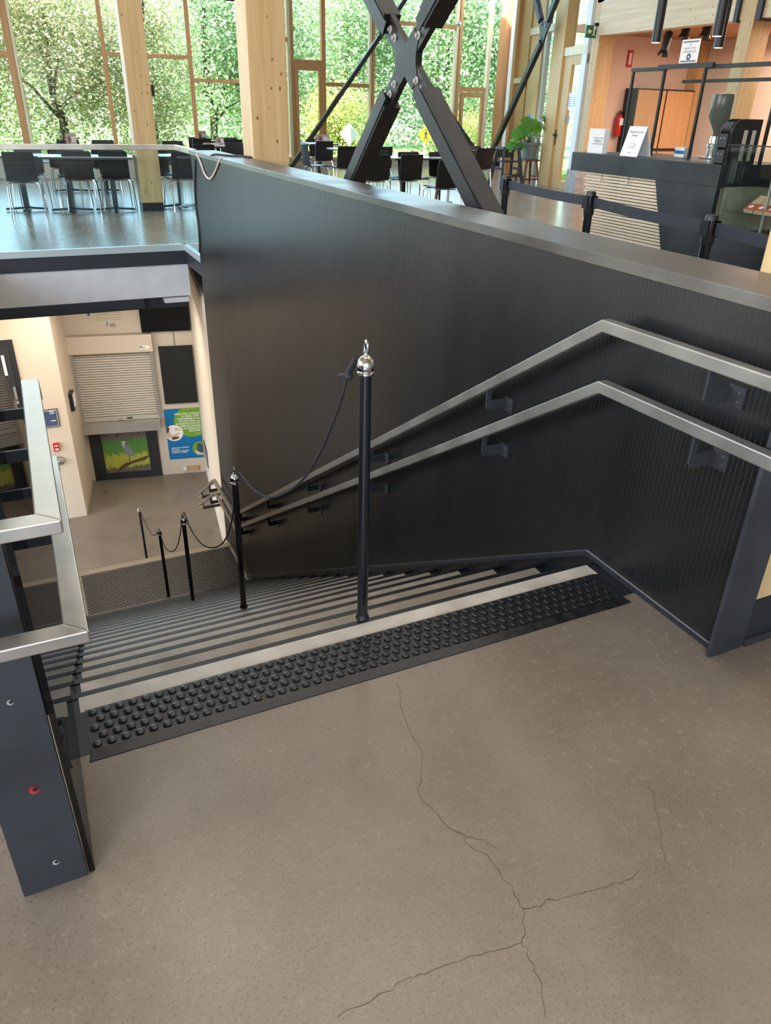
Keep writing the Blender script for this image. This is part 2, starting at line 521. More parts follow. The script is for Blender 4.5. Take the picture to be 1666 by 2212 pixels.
def leaf_mat(name, cols, trans=0.45):
    mt = bpy.data.materials.new(name); mt.use_nodes = True
    t = mt.node_tree; n = t.nodes; l = t.links
    n.clear()
    out = n.new('ShaderNodeOutputMaterial'); g = n.new('ShaderNodeNewGeometry'); cr = n.new('ShaderNodeValToRGB')
    while len(cr.color_ramp.elements) < len(cols): cr.color_ramp.elements.new(0.5)
    for i, c in enumerate(cols):
        cr.color_ramp.elements[i].position = c[0]; cr.color_ramp.elements[i].color = (*c[1], 1)
    df = n.new('ShaderNodeBsdfDiffuse'); tl = n.new('ShaderNodeBsdfTranslucent'); gl = n.new('ShaderNodeBsdfGlossy'); gl.inputs['Roughness'].default_value = 0.35
    mx = n.new('ShaderNodeMixShader'); mx.inputs[0].default_value = trans
    m2 = n.new('ShaderNodeMixShader'); m2.inputs[0].default_value = 0.10
    l.new(g.outputs['Random Per Island'], cr.inputs[0])
    l.new(cr.outputs[0], df.inputs[0]); l.new(cr.outputs[0], tl.inputs[0])
    l.new(df.outputs[0], mx.inputs[1]); l.new(tl.outputs[0], mx.inputs[2])
    l.new(mx.outputs[0], m2.inputs[1]); l.new(gl.outputs[0], m2.inputs[2]); l.new(m2.outputs[0], out.inputs[0])
    M[name] = mt


leaf_mat('leaf_autumn', [(0, (0.26, 0.32, 0.15)), (0.40, (0.50, 0.56, 0.30)), (0.80, (0.74, 0.76, 0.50)), (0.94, (0.84, 0.72, 0.48)), (1.0, (0.68, 0.30, 0.24))])
leaf_mat('leaf_green', [(0, (0.18, 0.32, 0.14)), (0.5, (0.38, 0.54, 0.28)), (0.85, (0.62, 0.74, 0.44)), (1.0, (0.78, 0.80, 0.50))])
leaf_mat('leaf_deep', [(0, (0.12, 0.24, 0.11)), (0.6, (0.28, 0.44, 0.24)), (1.0, (0.52, 0.66, 0.38))])
leaf_mat('leaf_yellow', [(0, (0.34, 0.46, 0.12)), (0.6, (0.58, 0.62, 0.20)), (1.0, (0.80, 0.74, 0.28))])

# ================================================================== STRUCTURE
XW = 1.775            # face of the black wall beside the stairs
T0, TR, TZ = 1.817, 0.2995, 0.188   # back of first nosing, tread going, riser
NOSE = 0.023
NL = 19               # steps down to the landing
ZL = -TZ * NL
YLF = 8.47            # far edge of the landing
NF = 5                # risers of the lower flight
ZB = ZL - NF * TZ     # lower floor
XA, XB = -0.09, 1.723  # width of the grey treads
ZC = 6.0

fl = MB()
fl.box(-7, 1.83, -6, T0 + NOSE - 0.06, -0.2, 0)
fl.box(1.83, 11.9, -6, 24.5, -0.2, 0)
fl.box(11.9, 17, -6, 15.3, -0.2, 0)
fl.prism([(11.9, 15.3, -0.2), (12.3, 17.9, -0.2), (15.0, 22.9, -0.2), (15.0, 24.5, -0.2), (11.9, 24.5, -0.2)], (0, 0, 0.2))
fl.box(-7, 1.83, 9.66, 24.5, -0.2, 0)
fl.box(-7, -0.62, T0 + NOSE - 0.06, 9.66, -0.2, 0)
floor = struct(fl.build('floor', 'concrete', loc=(0, 0, 0)))

# hairline cracks in the concrete
CR = [[(858, 1480), (880, 1560), (915, 1650), (905, 1720), (985, 1800), (1050, 1850), (1098, 1905), (1135, 1965), (1130, 2040), (1165, 2110), (1175, 2212)],
      [(1135, 1965), (1190, 1945), (1265, 1925), (1330, 1910), (1395, 1880)],
      [(1130, 2040), (1040, 2060), (960, 2085), (890, 2110), (840, 2140), (700, 2205)],
      [(985, 1800), (1040, 1810), (1090, 1850)],
      [(1400, 1690), (1420, 1760), (1440, 1850), (1455, 1900)]]
for cl in CR:
    P = []
    for a, b2 in zip(cl, cl[1:]):
        for k in range(6):
            f = k / 6
            P.append(at_z(a[0] + (b2[0] - a[0]) * f + random.uniform(-6, 6), a[1] + (b2[1] - a[1]) * f + random.uniform(-5, 5)))
    mb = MB()
    L = []; Rr = []
    for i, p in enumerate(P):
        tdir = (P[min(i + 1, len(P) - 1)] - P[max(i - 1, 0)]).normalized()
        nn = Vector((-tdir.y, tdir.x, 0)); w = random.uniform(0.0003, 0.0010)
        L.append(p + nn * w + Vector((0, 0, 0.0004))); Rr.append(p - nn * w + Vector((0, 0, 0.0004)))
    nP = len(P)
    mb.add(L + Rr, [(i, nP + i, nP + i + 1, i + 1) for i in range(nP - 1)])
    mb.build('crack', 'crack', floor)

# pale scuffs and scratches
for i in range(26):
    q0 = at_z(random.uniform(250, 1600), random.uniform(1480, 2180))
    if q0.y > 1.5: continue
    an = random.gauss(0.5, 0.5); ln = random.uniform(0.015, 0.07)
    q1 = q0 + Vector((math.cos(an), math.sin(an), 0)) * ln
    nn = Vector((-math.sin(an), math.cos(an), 0)) * random.uniform(0.00025, 0.0005)
    zv = Vector((0, 0, 0.0005))
    MB().flat([q0 - nn + zv, q1 - nn * .3 + zv, q1 + nn * .3 + zv, q0 + nn + zv]).build('scratch', 'scratch', floor)

# ceiling, hall walls outside the frame (they close the room for light and reflections)
struct(MB().box(-7, 12.2, -6, 24.5, ZC, ZC + 0.2).box(12.2, 17, -6, 15.4, ZC, ZC + 0.2).build('ceiling', 'ceiling_wood', loc=(5, 9, ZC)))
mb = MB().box(-7, 17, -6.2, -6.0, 0, 1.0).box(-7, 17, -6.2, -6.0, 4.9, ZC).box(-7, -6, -6.2, -6, 1.0, 4.9).box(1.2, 17, -6.2, -6, 1.0, 4.9)
struct(mb.build('wall_rear', 'white_wall'))
mb = MB().box(-7.2, -7, -6, 24.5, 0, 1.4).box(-7.2, -7, -6, 24.5, 5.2, ZC).box(-7.2, -7, -6, 0.3, 1.4, 5.2).box(-7.2, -7, 9.7, 24.5, 1.4, 5.2)
struct(mb.build('wall_left', 'white_wall'))
struct(MB().box(17, 17.2, -6, 16, 0, ZC).build('wall_right_cafe', 'pink_wall'))

# ---- the black ribbed wall along the stairs
wr = struct(MB().box(XW + 0.014, 2.03, 1.25, 8.62, ZB, 1.05).build('wall_right', 'black_trim', loc=(1.9, 4.9, 0)))
NP = 8
pit = 0.018
yA, yB = 1.235, 8.625
pw = (yB - yA) / NP
nr = int(pw / pit)
for i in range(NP):
    y0 = yA + i * pw
    y1 = y0 + pw - 0.0006
    mb = MB()
    prof = []
    stp = (y1 - y0) / nr
    for k in range(nr):
        yy = y0 + k * stp
        prof += [(XW, yy), (XW, yy + stp * 0.66), (XW - 0.0011, yy + stp * 0.76), (XW - 0.0011, yy + stp * 0.90)]
    prof.append((XW, y1))
    nb = len(prof)
    mb.add([(x, y, ZB) for x, y in prof] + [(x, y, 1.05) for x, y in prof], [(j, nb + j, nb + j + 1, j + 1) for j in range(nb - 1)])
    mb.add([(XW, y0, ZB), (XW, y1, ZB), (XW + 0.013, y1, ZB), (XW + 0.013, y0, ZB), (XW, y0, 1.05), (XW, y1, 1.05), (XW + 0.013, y1, 1.05), (XW + 0.013, y0, 1.05)],
           [(1, 2, 6, 5), (3, 0, 4, 7), (2, 3, 7, 6)])
    tag(mb.build('ribbed_panel', 'black_steel', wr), 'black ribbed metal sheet')
tag(MB().box(XW - 0.012, 2.045, 1.19, 8.645, 1.052, 1.092).build('wall_cap', 'cap_steel', wr, bevel=0.003), 'brushed grey steel coping')
tag(MB().box(1.734, 1.876, 1.222, 1.236, 0, 1.05).build('end_trim', 'post_steel', wr), 'flat dark steel end plate')
tag(MB().box(1.876, 2.9, 1.236, 1.25, 0.17, 1.05).build('end_panel', 'glulam', wr), 'pale timber end panel')
MB().box(1.876, 2.9, 1.228, 1.25, 0, 0.168).build('end_skirting', 'black_trim', wr)
MB().box(1.885, 2.9, 1.216, 1.228, 0, 0.03).build('floor_trim', 'bracket', wr)
# skirting ledge that follows floor, stairs and landing
zz = lambda y: -(TZ / TR) * (y - 1.878) + 0.012
def ledge(x, w, h, dz):
    return MB().sweep_rect([(x, 1.24, 0.010 + dz), (x, 1.878, 0.010 + dz), (x, 7.62, zz(7.62) + dz), (x, 8.6, zz(7.62) + dz)], w, h)


ledge(XW - 0.005, 0.010, 0.020, 0).build('skirting_ledge', 'black_trim', wr)
ledge(XW - 0.006, 0.006, 0.0025, 0.0115).build('skirting_bead', 'alu', wr)

# ---- floor edge round the stairwell, on the far side
trim = struct(MB().box(-7, 1.83, 9.645, 9.72, -0.06, 0.012).box(1.80, 1.85, 8.64, 9.72, -0.06, 0.012).build('trim_1', 'channel'))
trim2 = struct(MB().box(-7, 1.83, 9.655, 9.70, -0.222, -0.06).box(1.815, 1.85, 8.64, 9.70, -0.222, -0.06).build('trim_2', 'black_trim'))
beam = MB().box(-7, 1.83, 9.665, 9.95, -0.605, -0.222)
struct(beam.build('trim_3', 'white_paint'))
struct(MB().box(-7, 1.25, 9.66, 9.80, -0.722, -0.607).build('trim_4', 'black_trim'))
struct(MB().box(-7, 1.83, 9.95, 13.4, -0.80, -0.222).build('ceiling_lower', 'black_trim'))

# ---- lower level
struct(MB().box(-7, 2.7, 8.2, 13.4, ZB - 0.2, ZB).build('floor_lower', 'concrete_lower'))
P0 = Vector((0.39, 13.12, 0)); BD = Vector((1.96, -0.377, 0)).normalized(); BN = Vector((BD.y, -BD.x, 0))
if BN.y > 0: BN = -BN


def bw(x, z, off=0.0):
    """point on the lower back wall: x = world X of the spot, z = height, off = distance proud of the wall"""
    return P0 + BD * ((x - 0.39) / BD.x) + BN * off + Vector((0, 0, z))


def bw_box(x0, x1, z0, z1, o0, o1, mb=None):
    mb = mb or MB()
    return mb.hull8([bw(x0, z0, o1), bw(x1, z0, o1), bw(x1, z0, o0), bw(x0, z0, o0)], [bw(x0, z1, o1), bw(x1, z1, o1), bw(x1, z1, o0), bw(x0, z1, o0)])


wb = struct(bw_box(0.2, 2.5, ZB, -0.8, -0.15, 0.0).build('wall_lower_back', 'cream_dark', loc=(1.3, 13, ZB)))
YCR = 11.8
mb = MB().prism([(-7, YCR, ZB), (0.168, YCR, ZB), (0.40, 13.14, ZB), (0.40, 13.4, ZB), (-7, 13.4, ZB)], (0, 0, -0.8 - ZB))
wl = struct(mb.build('wall_lower_left', 'cream', loc=(-2, 12.5, ZB)))
# painted block wall beyond the end of the black wall, running slightly outwards
KP = Vector((1.83, 8.645, 0)); KD = Vector((2.36 - 1.83, 12.75 - 8.645, 0)); KL = KD.length; KD.normalize(); KN = Vector((KD.y, -KD.x, 0))
kq = lambda u, o, z: KP + KD * u + KN * o + Vector((0, 0, z))
kbx = lambda u0, u1, o0, o1, z0, z1: MB().hull8([kq(u0, o0, z0), kq(u1, o0, z0), kq(u1, o1, z0), kq(u0, o1, z0)], [kq(u0, o0, z1), kq(u1, o0, z1), kq(u1, o1, z1), kq(u0, o1, z1)])
wk = struct(kbx(0, KL, 0.012, 0.16, ZB, -0.6).build('wall_lower_right', 'mortar', loc=(1.9, 10.7, ZB)))
bm0 = None
nrow = 0
zc = ZB + 0.004
while zc < -0.80:
    u = -0.195 if nrow % 2 else 0.0
    while u < KL:
        ua_, ub_ = max(u, 0.0), min(u + 0.386, KL)
        if ub_ - ua_ > 0.03:
            if abs(ub_ - ua_ - 0.386) < 1e-6:
                if bm0 is None:
                    o = kbx(ua_, ub_, 0.0, 0.013, zc, zc + 0.189).build('block', 'white_brick', wk); bm0 = (o, ua_, zc)
                else:
                    o = bm0[0].copy(); COL.objects.link(o); o.parent = wk
                    dv = KD * (ua_ - bm0[1]); o.location = (dv.x, dv.y, zc - bm0[2])
            else:
                kbx(ua_, ub_, 0.0, 0.013, zc, zc + 0.189).build('block', 'white_brick', wk)
        u += 0.39
    zc += 0.193; nrow += 1
# wall closing the stairwell on its left
struct(MB().box(-0.66, -0.62, T0, 8.5, ZB, 0.0).build('wall_stair_left', 'black_trim'))

# ================================================================== STAIRS
st = thing('staircase', 'long straight concrete staircase with black nosings going down to the lower level', 'staircase', (0.8, T0, 0))


def nose_y(k): return T0 + TR * k + NOSE


def step(k, y0, y1, z, first=False):
    """one step: black block, grey wearing surface, black nosing"""
    b = MB().box(-0.145, XW - 0.002, y0 - 0.02, y1, z - TZ - 0.02, z - 0.003).build('step', 'nosing', st)
    if not first:
        MB().box(XA, XB, y0 - 0.018, y1 - NOSE, z - 0.004, z).build('tread_surface', 'tread', b)
    MB().sweep_rect([(-0.145, y1 - NOSE / 2, z - 0.006), (XW - 0.002, y1 - NOSE / 2, z - 0.006)], NOSE, 0.016, side=(0, 1, 0)).build('nosing', 'nosing', b, bevel=0.004)
    return b


top = step(0, 1.775, nose_y(0), 0.0, True)
tag(MB().box(XA, XB, 1.752, T0, -0.02, 0.0015).build('contrast_strip', 'strip', st), 'pale contrast strip along the top edge')
MB().box(-0.117, XA + .012, 1.585, 1.80, -0.02, 0.0012).build('side_edge', 'nosing', st)
MB().box(XB - .02, XW - 0.012, 1.6, 1.80, -0.02, 0.0012).build('side_edge', 'nosing', st)
for k in range(1, NL):
    step(k, nose_y(k - 1), nose_y(k), -TZ * k)
ld = MB().box(-0.145, XW + 0.04, nose_y(NL - 1) - 0.02, YLF, ZL - 0.2, ZL).build('landing', 'tread', st)
tag(MB().box(-0.145, XW + 0.04, YLF - 0.10, YLF + 0.004, ZL - 0.03, ZL + 0.004).build('landing_edge', 'landing_edge', ld), 'pale edge strip of the landing')
tag(MB().box(XA, XB, nose_y(NL - 1), nose_y(NL - 1) + 0.05, ZL, ZL + 0.003).build('landing_edge', 'landing_edge', ld), 'pale strip at the foot of the last step')
for k in range(1, NF):
    step(100 + k, YLF + TR * (k - 1), YLF + TR * k, ZL - TZ * k)
# left stringer: a black sloping plate beside the treads
yS = 1.86
MB().prism([(-0.15, yS, 0.0), (-0.15, nose_y(NL - 1), ZL + 0.03), (-0.15, YLF, ZL + 0.03), (-0.15, YLF, ZL - 0.35), (-0.15, nose_y(NL - 1), ZL - 0.35), (-0.15, yS, -0.4)], (0.012, 0, 0)).build('stringer', 'black_gloss', st)

# ---- studded rubber warning mat at the head of the stairs
mat0 = thing('tactile_mat', 'black rubber warning mat with round studs at the head of the stairs', 'mat', (0.8, 1.65, 0))
MB().box(-0.078, 1.70, 1.590, 1.751, 0, 0.006).build('mat_base', 'rubber', mat0)
tag(MB().hull8([(-0.088, 1.553, 0.0002), (1.717, 1.555, 0.0002), (1.70, 1.590, 0.0002), (-0.078, 1.590, 0.0002)],
           [(-0.083, 1.556, 0.002), (1.713, 1.558, 0.002), (1.70, 1.590, 0.010), (-0.078, 1.590, 0.010)]).build('ramp_edge', 'rubber', mat0, bevel=0.002), 'bevelled front edge')
sd = MB().lathe([(0.0125, 0), (0.0122, 0.0035), (0.0105, 0.005), (0.004, 0.0056)], (0, 0, 0), 14)
s0 = None
px_, py_ = 0.0365, 0.0320
ncol = int((1.70 + 0.078) / px_)
for r in range(5):
    for c in range(ncol):
        x = -0.060 + c * px_ + (px_ / 2 if r % 2 else 0)
        if x > 1.69: continue
        yv = 1.606 + r * py_
        if s0 is None:
            mm = MB(); mm.v = [v + Vector((x, yv, 0.006)) for v in sd.v]; mm.f = sd.f
            s0 = (mm.build('stud', 'rubber', mat0, smooth=True), x, yv)
        else:
            o = s0[0].copy(); COL.objects.link(o); o.parent = mat0
            o.location = (x - s0[1], yv - s0[2], 0)
# ---- mat on the landing: studs too small to pick apart
mat1 = thing('landing_mat', 'dark grey studded rubber mat covering the landing far below', 'mat', (0.8, 8.0, ZL))
ya, yb = nose_y(NL - 1) + 0.06, YLF - 0.11
MB().box(XA + 0.01, XB + 0.02, ya, yb, ZL + 0.001, ZL + 0.006).build('mat_base', 'rubber_grey', mat1)
mm = MB()
r = 0
yv = ya + 0.02
while yv < yb - 0.015:
    x = XA + 0.03 + (0.0225 if r % 2 else 0)
    while x < XB:
        q = 0.015
        mm.add([(x - q, yv - q * .6, ZL + .006), (x + q, yv - q * .6, ZL + .006), (x + q, yv + q * .6, ZL + .006), (x - q, yv + q * .6, ZL + .006),
                (x - q * .6, yv - q * .4, ZL + .011), (x + q * .6, yv - q * .4, ZL + .011), (x + q * .6, yv + q * .4, ZL + .011), (x - q * .6, yv + q * .4, ZL + .011)],
               [(4, 5, 6, 7), (0, 1, 5, 4), (1, 2, 6, 5), (2, 3, 7, 6), (3, 0, 4, 7)])
        x += 0.045
    yv += 0.03; r += 1
tag(mm.build('studs', 'rubber_grey', mat1), kind='stuff')

# ================================================================== HANDRAILS
RS = 0.040


def rail_right(zc, ycorner, zland, label, ytop):
    t = thing('handrail', label, 'handrail', (1.684, 1.9, 0), 'double handrails on the black wall')
    pts = [(1.684, 1.12, zc + 0.010), (1.684, ycorner, zc), (1.684, 7.60, zland), (1.684, 8.60, zland), (1.684, 10.05, zland - 0.91)]
    MB().sweep_rect(pts, RS, RS).build('rail', 'rail_dark', t, bevel=0.004)
    MB().bar((1.684, 10.05, zland - 0.91), (1.79, 10.12, zland - 0.94), 0.035, RS).build('rail_return', 'rail_steel', t)

    def zr(y):
        if y < ycorner: return zc
        if y < 7.6: return zc + (zland - zc) * (y - ycorner) / (7.6 - ycorner)
        if y < 8.6: return zland
        return zland - 0.91 * (y - 8.6) / 1.45
    xe = XW
    for y in (1.42, 2.52, 3.72, 4.92, 6.12, 7.28, 8.95, 9.55):
        z = zr(y) - RS / 2
        xw2 = XW if y < 8.62 else 1.828 + (y - 8.645) * 0.129
        br = MB().prism([(1.672, y, z + 0.004), (1.694, y, z + 0.004), (1.694, y, z - 0.052), (xw2 - 0.004, y, z - 0.052), (xw2 - 0.004, y, z - 0.098), (1.684, y, z - 0.098), (1.672, y, z - 0.082)], (0, 0.007, 0)).build('bracket', 'bracket', t)
        MB().box(xw2 - 0.007, xw2 - 0.0005, y - 0.052, y + 0.006, z - 0.104, z - 0.044).build('wall_plate', 'bracket', br)
        MB().disc((xw2 - 0.0095, y - 0.034, z - 0.060), (1, 0, 0), 0.005, 0.003, 8).disc((xw2 - 0.0095, y - 0.034, z - 0.088), (1, 0, 0), 0.005, 0.003, 8).build('screws', 'brushed', br)
    return t


rail_right(0.900, 1.879, -2.705, 'upper dull steel handrail bracketed to the black wall', 0)
rail_right(0.702, 1.849, -2.880, 'lower dull steel handrail bracketed to the black wall', 0)


def rail_left(zt, y0, x0, x1, label):
    t = thing('handrail', label, 'handrail', ((x0 + x1) / 2, 1.5, 0), 'double handrails on the left of the stairs')
    z = zt - 0.012; xm = (x0 + x1) / 2; w = x1 - x0
    # mitred corner: run along the stairs, then back to the left
    mb = MB()
    q = lambda x, y, zz_: Vector((x, y, zz_))
    far = 1.86
    mb.hull8([q(x0, y0 + w, zt - 0.024), q(x1, y0, zt - 0.024), q(x1, far, zt - 0.024), q(x0, far, zt - 0.024)], [q(x0, y0 + w, zt), q(x1, y0, zt), q(x1, far, zt), q(x0, far, zt)])
    mb.hull8([q(x0, far, zt - 0.024), q(x1, far, zt - 0.024), q(x1, 1.96, zt - 0.024 - .063), q(x0, 1.96, zt - 0.024 - .063)], [q(x0, far, zt), q(x1, far, zt), q(x1, 1.96, zt - .063), q(x0, 1.96, zt - .063)])
    mb.build('rail', 'rail_steel', t, bevel=0.0025)
    mb = MB().hull8([q(-0.9, y0, zt - 0.024), q(x1, y0, zt - 0.024), q(x0, y0 + w, zt - 0.024), q(-0.9, y0 + w, zt - 0.024)], [q(-0.9, y0, zt), q(x1, y0, zt), q(x0, y0 + w, zt), q(-0.9, y0 + w, zt)])
    mb.build('rail_return', 'rail_steel', t, bevel=0.0025)
    MB().box(-0.895, -0.865, y0 + .005, y0 + w - .005, (zt - 0.224) if zt > .8 else 0.0, zt - 0.024).build('support_post', 'rail_dark', t)
    for y in (1.55, 1.80):
        zz_ = (zt if y < far else zt - 3.54 * (y - far) / (7.5 - far)) - 0.024
        MB().prism([(x0 + .008, y, zz_), (x1 - .008, y, zz_), (x1 - .008, y, zz_ - 0.05), (-0.112, y, zz_ - 0.05), (-0.112, y, zz_ - 0.025), (x0 + .008, y, zz_ - 0.025)], (0, 0.008, 0)).build('bracket', 'bracket', t)
    return t


rail_left(0.930, 1.118, -0.060, -0.022, 'upper bright steel handrail on the left with a mitred return corner')
rail_left(0.730, 1.095, -0.054, -0.016, 'lower bright steel handrail on the left with a mitred return corner')

# ================================================================== LEFT GUARD
gd = thing('stair_guard', 'dark steel post and sloping glass guard on the left of the stairs', 'guard', (-0.18, 1.225, 0))
po = MB().box(-0.251, -0.121, 1.220, 1.235, 0, 1.02).build('post', 'post_steel', gd, bevel=0.0015)
MB().box(-0.251, -0.236, 1.235, 1.33, 0, 1.02).build('post_flange', 'post_steel', gd)
gz = lambda y: -(TZ / TR) * (y - 1.87)
pts = [(-0.118, 1.225, 0.002), (-0.118, 1.225, 1.02), (-0.118, 1.92, 1.02), (-0.118, 7.5, gz(7.5) + 1.07), (-0.118, 8.4, ZL + 1.05), (-0.118, 8.4, ZL + 0.05), (-0.118, 7.5, gz(7.5) + 0.03), (-0.118, 1.87, 0.004)]
tag(MB().prism(pts, (0.012, 0, 0)).build('glass_panel', 'glass_stair', gd), 'dark reflecting glass pane')
MB().sweep_rect([(-0.112, 1.225, 0.003), (-0.112, 1.87, 0.003), (-0.112, 7.5, gz(7.5) + 0.03)], 0.005, 0.004).build('glass_seal', 'bracket', gd)
# screw holes and scuffs on the post
for (px, py, rr, cm) in ((74, 1706, 0.0095, 'red'), (121, 1862, 0.007, 'bolt_grey'), (22, 1517, 0.006, 'bolt_grey')):
    p = at_y(px, py, 1.22)
    h = MB().disc((p.x, 1.2185, p.z), (0, 1, 0), rr, 0.002, 18).build('screw_hole', cm, po)
    MB().disc((p.x + rr * .25, 1.2178, p.z + rr * .22), (0, 1, 0), rr * 0.62, 0.002, 14).build('hole_core', 'black_plastic', h)

# ================================================================== STANCHIONS AND ROPES
def stanchion(label, x, y, z, h, tilt=(0, 0), shackle=True):
    t = thing('stanchion', label, 'stanchion', (x, y, z), 'black stanchions down the middle of the stairs')
    tp = Vector((x + tilt[0], y + tilt[1], z + h))
    bs = Vector((x, y, z))
    ax = (tp - bs).normalized()
    MB().tube([bs + ax * 0.004, tp - ax * 0.055], 0.0172, 16).build('pole', 'black_gloss', t, smooth=True)
    MB().lathe([(0.0225, 0), (0.0225, 0.005), (0.0195, 0.010), (0.0185, 0.020)], bs, 16, ax).build('foot_collar', 'black_plastic', t, smooth=True)
    c = tp - ax * 0.062
    cap = MB().lathe([(0.0185, 0), (0.0245, 0.004), (0.0245, 0.009), (0.021, 0.012), (0.0255, 0.018), (0.0255, 0.030), (0.022, 0.044), (0.013, 0.054), (0.005, 0.0575)], c, 20, ax).build('cap', 'chrome', t, smooth=True)
    ring = []
    rc = tp + ax * 0.016
    for k in range(15):
        a = -0.6 + 4.4 * k / 14
        ring.append(rc + Vector((0, math.cos(a) * 0.011, math.sin(a) * 0.020)))
    MB().tube(ring, 0.0032, 8).build('hook', 'chrome', t, smooth=True)
    MB().lathe([(0.004, 0), (0.008, 0.004), (0.008, 0.009), (0.004, 0.013)], tp - ax * 0.004, 12, ax).build('knob', 'chrome', t, smooth=True)
    eye = []
    ec = c + Vector((-0.004, 0.030, 0.012))
    for k in range(13):
        a = 2 * PI * k / 12
        eye.append(ec + Vector((math.cos(a) * 0.008, 0, math.sin(a) * 0.011)))
    MB().tube(eye, 0.003, 7, False).build('eye_ring', 'chrome', t, smooth=True)
    return t


SX = 0.81
stanchion('nearest and tallest looking black stanchion with a chrome cap on the top step', SX, 1.849, 0.0, 0.905, (0.004, 0.0))
stanchion('second black stanchion from the top of the stairs with rope on both sides', SX, nose_y(6) - 0.02, -TZ * 6, 0.905, (-0.002, -0.05))
stanchion('third black stanchion down the stairs with a chrome hook', SX, nose_y(13) - 0.10, -TZ * 13, 0.905, (0, -0.02))
stanchion('fourth black stanchion standing on the near edge of the landing', SX, nose_y(19) - 0.02, ZL, 0.905, (0, 0.0))
stanchion('farthest black stanchion on the lower flight of the stairs', SX, YLF + TR * 4 - 0.06, ZL - TZ * 4, 0.905, (0, 0.0))


def smooth_path(P, n=5):
    out = []
    for i in range(len(P) - 1):
        p0 = P[max(i - 1, 0)]; p1 = P[i]; p2 = P[i + 1]; p3 = P[min(i + 2, len(P) - 1)]
        for k in range(n):
            u = k / n
            out.append(0.5 * ((2 * p1) + (p2 - p0) * u + (2 * p0 - 5 * p1 + 4 * p2 - p3) * u * u + (3 * p1 - p0 - 3 * p2 + p3) * u ** 3))
    out.append(P[-1])
    return out


def rope(label, pix, r=0.0052, knot=False):
    P = smooth_path([at_x(a, b2, SX) for a, b2 in pix])
    t = thing('rope', label, 'rope', P[len(P) // 2], 'black ropes between the stanchions')
    MB().tube(P, r, 8).build('cord', 'rope', t, smooth=True)
    return t, P


r1, P1 = rope('longest black rope hanging from the nearest stanchion with a knot', [(749, 815), (741, 850), (722, 905), (693, 975), (655, 1035), (610, 1068), (575, 1073), (545, 1055), (525, 1030), (517, 1022)])
kp = P1[0]
MB().tube(smooth_path([at_x(770, 772, SX), at_x(764, 785, SX), at_x(756, 800, SX), at_x(751, 812, SX)]), 0.0095, 10).build('loop', 'rope', r1, smooth=True)
MB().lathe([(0.004, -0.012), (0.012, -0.008), (0.014, 0.0), (0.012, 0.008), (0.004, 0.013)], at_x(754, 812, SX), 12, (0, 0.4, 0.9)).build('knot', 'rope', r1, smooth=True)
MB().tube(smooth_path([at_x(751, 812, SX), at_x(742, 810, SX), at_x(733, 811, SX)]), 0.006, 8).build('tail', 'rope', r1, smooth=True)
rope('black rope sagging between the second and third stanchions', [(513, 1035), (507, 1085), (497, 1140), (482, 1172), (460, 1183), (437, 1176), (415, 1148), (402, 1118), (397, 1106)])
rope('black rope sagging between the third and fourth stanchions', [(394, 1110), (390, 1150), (383, 1180), (373, 1191), (360, 1186), (350, 1165), (345, 1148)])
rope('short black rope between the fourth and farthest stanchions', [(341, 1145), (336, 1156), (328, 1154), (315, 1132), (305, 1107), (300, 1096)])

# ================================================================== LOWER LEVEL OBJECTS
# roller shutter in the back wall
sh = thing('roller_shutter', 'closed white roller shutter over a steel counter on the lower level', 'shutter', bw(1.04, -3.4, 0.05))
bw_box(0.372, 1.71, -2.145, -1.855, 0.0, 0.16).build('shutter_box', 'cream_dark', sh)
lb = bw_box(1.49, 1.66, -2.10, -2.04, 0.16, 0.162).build('maker_plate', 'poster_white', sh)
bw_box(1.495, 1.56, -2.065, -2.05, 0.162, 0.163).build('print_line', 'ink', lb)
bw_box(1.495, 1.60, -2.085, -2.075, 0.162, 0.163).build('print_line', 'ink', lb)
for x0, x1 in ((0.385, 0.445), (1.645, 1.70)):
    bw_box(x0, x1, -3.385, -2.145, 0.0, 0.07).build('guide_rail', 'alu', sh)
nsl = 27
h = (3.30 - 2.16) / nsl
for i in range(nsl):
    z1 = -2.16 - i * h
    z0 = z1 - h * 0.94
    zm = (z0 + z1) / 2
    mb = MB()
    prof = [(0.012, z0), (0.030, z0 + h * .12), (0.040, zm), (0.030, z1 - h * .12), (0.012, z1)]
    mb.add([bw(0.445, z, o_) for o_, z in prof] + [bw(1.645, z, o_) for o_, z in prof], [(j, 5 + j, 6 + j, j + 1) for j in range(4)] + [(0, 4, 9, 5)])
    mb.build('slat', 'shutter', sh)
bb = bw_box(0.445, 1.645, -3.375, -3.30, 0.01, 0.055).build('bottom_bar', 'shutter', sh)
bw_box(1.13, 1.23, -3.350, -3.325, 0.055, 0.058).build('handle_slot', 'black_plastic', bb)
MB().disc(bw(1.03, -3.345, 0.055), BN, 0.022, 0.012, 14).build('lock', 'chrome', bb)
MB().hull8([bw(0.39, -3.548, 0.20), bw(1.675, -3.548, 0.20), bw(1.675, -3.548, 0), bw(0.39, -3.548, 0)], [bw(0.39, -3.38, 0.20), bw(1.675, -3.38, 0.20), bw(1.675, -3.38, 0), bw(0.39, -3.38, 0)]).build('counter_ledge', 'alu', sh)
